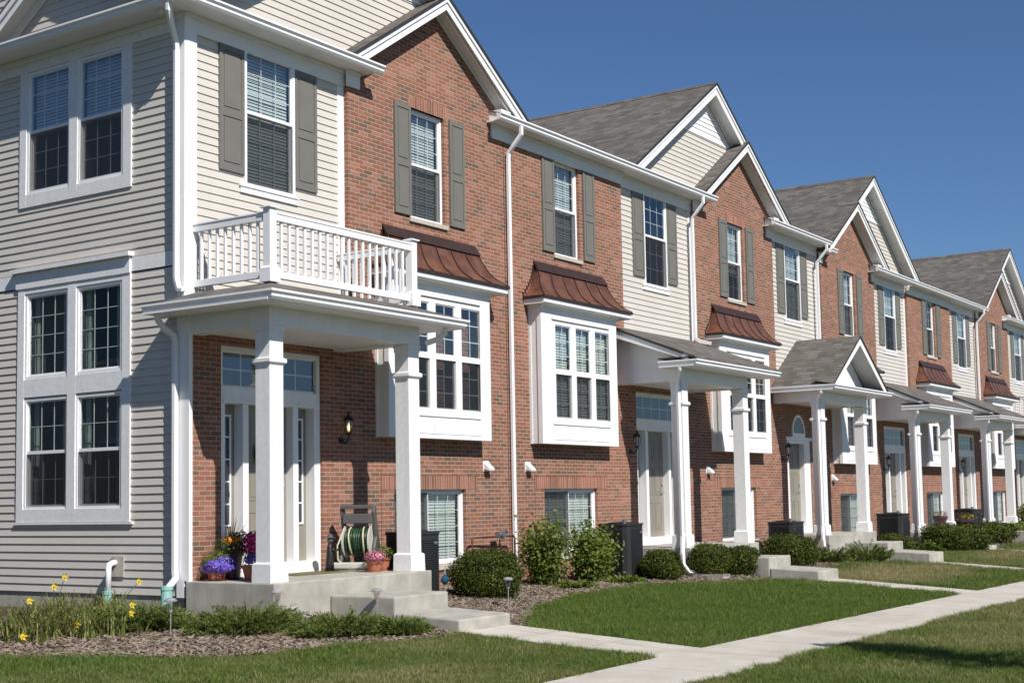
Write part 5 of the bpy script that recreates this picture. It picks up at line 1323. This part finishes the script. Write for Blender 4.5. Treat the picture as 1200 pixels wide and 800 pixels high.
# white vent pipe with mint adapter and grey plate on the gable end wall
vp = empty('vent_pipe', (13.03, 15.45, zg(13, 15)), 'white elbow pipe from a grey wall plate into a mint green adapter', 'pipe')
m = MB(); m.box(13.085, 13.10, 15.25, 15.50, -.96, -.68); m.build('wall_plate', 'stone', vp)
m = MB(); m.tube([(13.09, 15.42, -.77), (13.04, 15.42, -.77), (12.99, 15.43, -.79), (12.975, 15.43, -.84), (12.97, 15.43, -1.18)], .042, seg=14); m.build('pipe', 'vinyl', vp, smooth=True)
m = MB(); m.lathe(12.97, 15.43, [(.062, -1.45), (.062, -1.20), (.07, -1.20), (.07, -1.15), (.05, -1.15)], 16); m.build('adapter', 'mint', vp)
# gas pipe by the downspout
gp_ = empty('gas_meter_pipe', (20.1, 13.7, zg(20, 13.7)), 'dark red gas pipe loop with grey regulator beside the downspout', 'pipe')
m = MB(); zq = zg(20, 14)
m.tube([(19.45, 13.85, zq), (19.42, 13.85, -.66), (19.50, 13.85, -.63), (20.62, 13.80, -.63), (20.66, 13.80, -.68), (20.66, 13.80, zq)], .018, seg=8); m.build('pipe', 'redpipe', gp_)
m = MB(); m.tube([(20.12, 13.80, -.60), (20.30, 13.80, -.60)], .06, seg=14); m.tube([(20.21, 13.72, -.60), (20.21, 13.80, -.60)], .07, seg=14); m.tube([(20.40, 13.8, -.63), (20.40, 13.8, -.50)], .02); m.build('regulator', 'grey_metal', gp_)
# blue glazed ornament on a stake
bo = empty('glass_ornament', (16.50, 12.55, zg(16.5, 12.5)), 'blue glass garden ornament hanging from a stake at the slab corner', 'ornament')
m = MB(); x, y = 16.44, 12.22; m.tube([(x, y, zg(x, y)), (x, y, -.98)], .01, seg=6); m.build('stake', 'steel', bo)
m = MB(); m.lathe(x, y, [(.02, -1.21), (.06, -1.17), (.065, -1.13), (.03, -1.08), (.012, -1.06)], 12); m.build('bulb', 'blue', bo)
# faucet with pot behind third window
sp_ = empty('outdoor_faucet', (30.6, 13.9, -.7), 'metal outdoor faucet under the window between the second porch columns', 'faucet')
m = MB(); m.tube([(30.55, 13.998, -.72), (30.55, 13.88, -.72), (30.55, 13.85, -.80)], .02, seg=8); m.tube([(30.50, 13.9, -.66), (30.60, 13.9, -.66)], .012, seg=6); m.build('spout', 'steel', sp_)
# white stone and splash blocks
def splash(x, y, label):
    z = zg(x, y); m = MB(); m.box(x-.12, x+.18, y-.60, y+.05, z, z+.03); m.box(x-.12, x-.09, y-.60, y+.05, z+.0302, z+.08); m.box(x+.15, x+.18, y-.60, y+.05, z+.0302, z+.08)
    tag(m.build('splash_block', 'concrete', None), label, 'splash block', 'concrete splash blocks')
splash(24.75, 12.25, 'concrete splash block under the second porch downspout')
splash(32.75, 12.45, 'concrete splash block under the gabled porch downspout')
# plum planters at the fourth / fifth porch
planter(43.4, 13.1, -1.15, .22, .42, 'tall plum pot with dark foliage behind the fourth porch column', (.22, .12, 500, 'maroon'), [('yellow', -.15, -.1, .0, .08, .05, 25)], 81, mat='plum')
planter(45.0, 12.9, -1.25, .34, .38, 'wide plum planter with yellow and purple flowers', (.36, .16, 900, 'juniper'), [('yellow', .15, -.15, .06, .26, .10, 120), ('maroon', -.1, 0, .1, .25, .12, 300)], 84, mat='plum')

# tree that throws the shadow across the right-hand lawn (stands outside the frame)
def tree(x, y, h, w, label, seed):
    z = zg(x, y); root = empty('young_tree', (x, y, z), label, 'tree'); r = random.Random(seed); rr = np.random.default_rng(seed); t = MB()
    t.tube([(x, y, z-.05), (x+.02, y, z+h*.3), (x-.01, y+.02, z+h*.65), (x, y, z+h*.95)], [.06, .045, .03, .01], seg=10); P = []
    for i in range(60):
        k = r.uniform(.26, .98); a = r.uniform(0, 6.28); L = w/2*(1.05-k)**.7*1.15*r.uniform(.7, 1.1); p0 = Vector((x, y, z+h*k)); e = p0+Vector((math.cos(a)*L, math.sin(a)*L, L*.45)); t.tube([p0, e], [.012, .003], seg=5)
        for j in range(110): q = p0.lerp(e, r.uniform(.15, 1.05)); P.append(tuple(q+Vector(rr.normal(size=3)*.10)))
    t.build('trunk', 'bark', root); m = MB(); P = np.array(P); leaves_mesh(m, P, np.tile([0, 0, 1.], (len(P), 1)), .04, .6, .8, seed); m.build('crown', 'leafy', root, recalc=False)
tree(14.35, 1.35, 5.0, 2.4, 'young tree on the lawn right of the camera, beyond the frame', 91)

# ------------------------------------------------------------------ light, sky, render
sd = Vector((.39, 1, -1.0)).normalized()
ld = bpy.data.lights.new('sun', 'SUN'); ld.energy = 5.0; ld.angle = R(.53); ld.color = (1, .955, .90)
lo = bpy.data.objects.new('sun', ld); COL.objects.link(lo); lo.rotation_euler = sd.to_track_quat('-Z', 'Y').to_euler(); lo.location = (-20, -50, 50)
w = bpy.data.worlds.new('World'); S.world = w; w.use_nodes = True; nt = w.node_tree; nt.nodes.clear()
sky = nt.nodes.new('ShaderNodeTexSky'); sky.sky_type = 'NISHITA'; sky.sun_disc = False
sky.sun_elevation = math.asin(-sd.z); sky.sun_rotation = math.atan2(-sd.x, -sd.y) % (2*math.pi)
sky.altitude = 800; sky.air_density = 1.0; sky.dust_density = .7; sky.ozone_density = 4.0
bg = nt.nodes.new('ShaderNodeBackground'); bg.inputs[1].default_value = .056; wo = nt.nodes.new('ShaderNodeOutputWorld')
hs = nt.nodes.new('ShaderNodeMix'); hs.data_type = 'RGBA'; hs.blend_type = 'MULTIPLY'; hs.inputs[0].default_value = 1; hs.inputs[7].default_value = (.92, 1.12, 1.36, 1)
nt.links.new(sky.outputs[0], hs.inputs[6]); nt.links.new(hs.outputs[2], bg.inputs[0]); nt.links.new(bg.outputs[0], wo.inputs[0])
S.view_settings.view_transform = 'Standard'; S.view_settings.look = 'None'; S.view_settings.gamma = 1; S.view_settings.use_curve_mapping = False
S.view_settings.exposure = .2
S.render.engine = 'CYCLES'; S.cycles.transparent_max_bounces = 12
S.render.resolution_x = 1024; S.render.resolution_y = 682
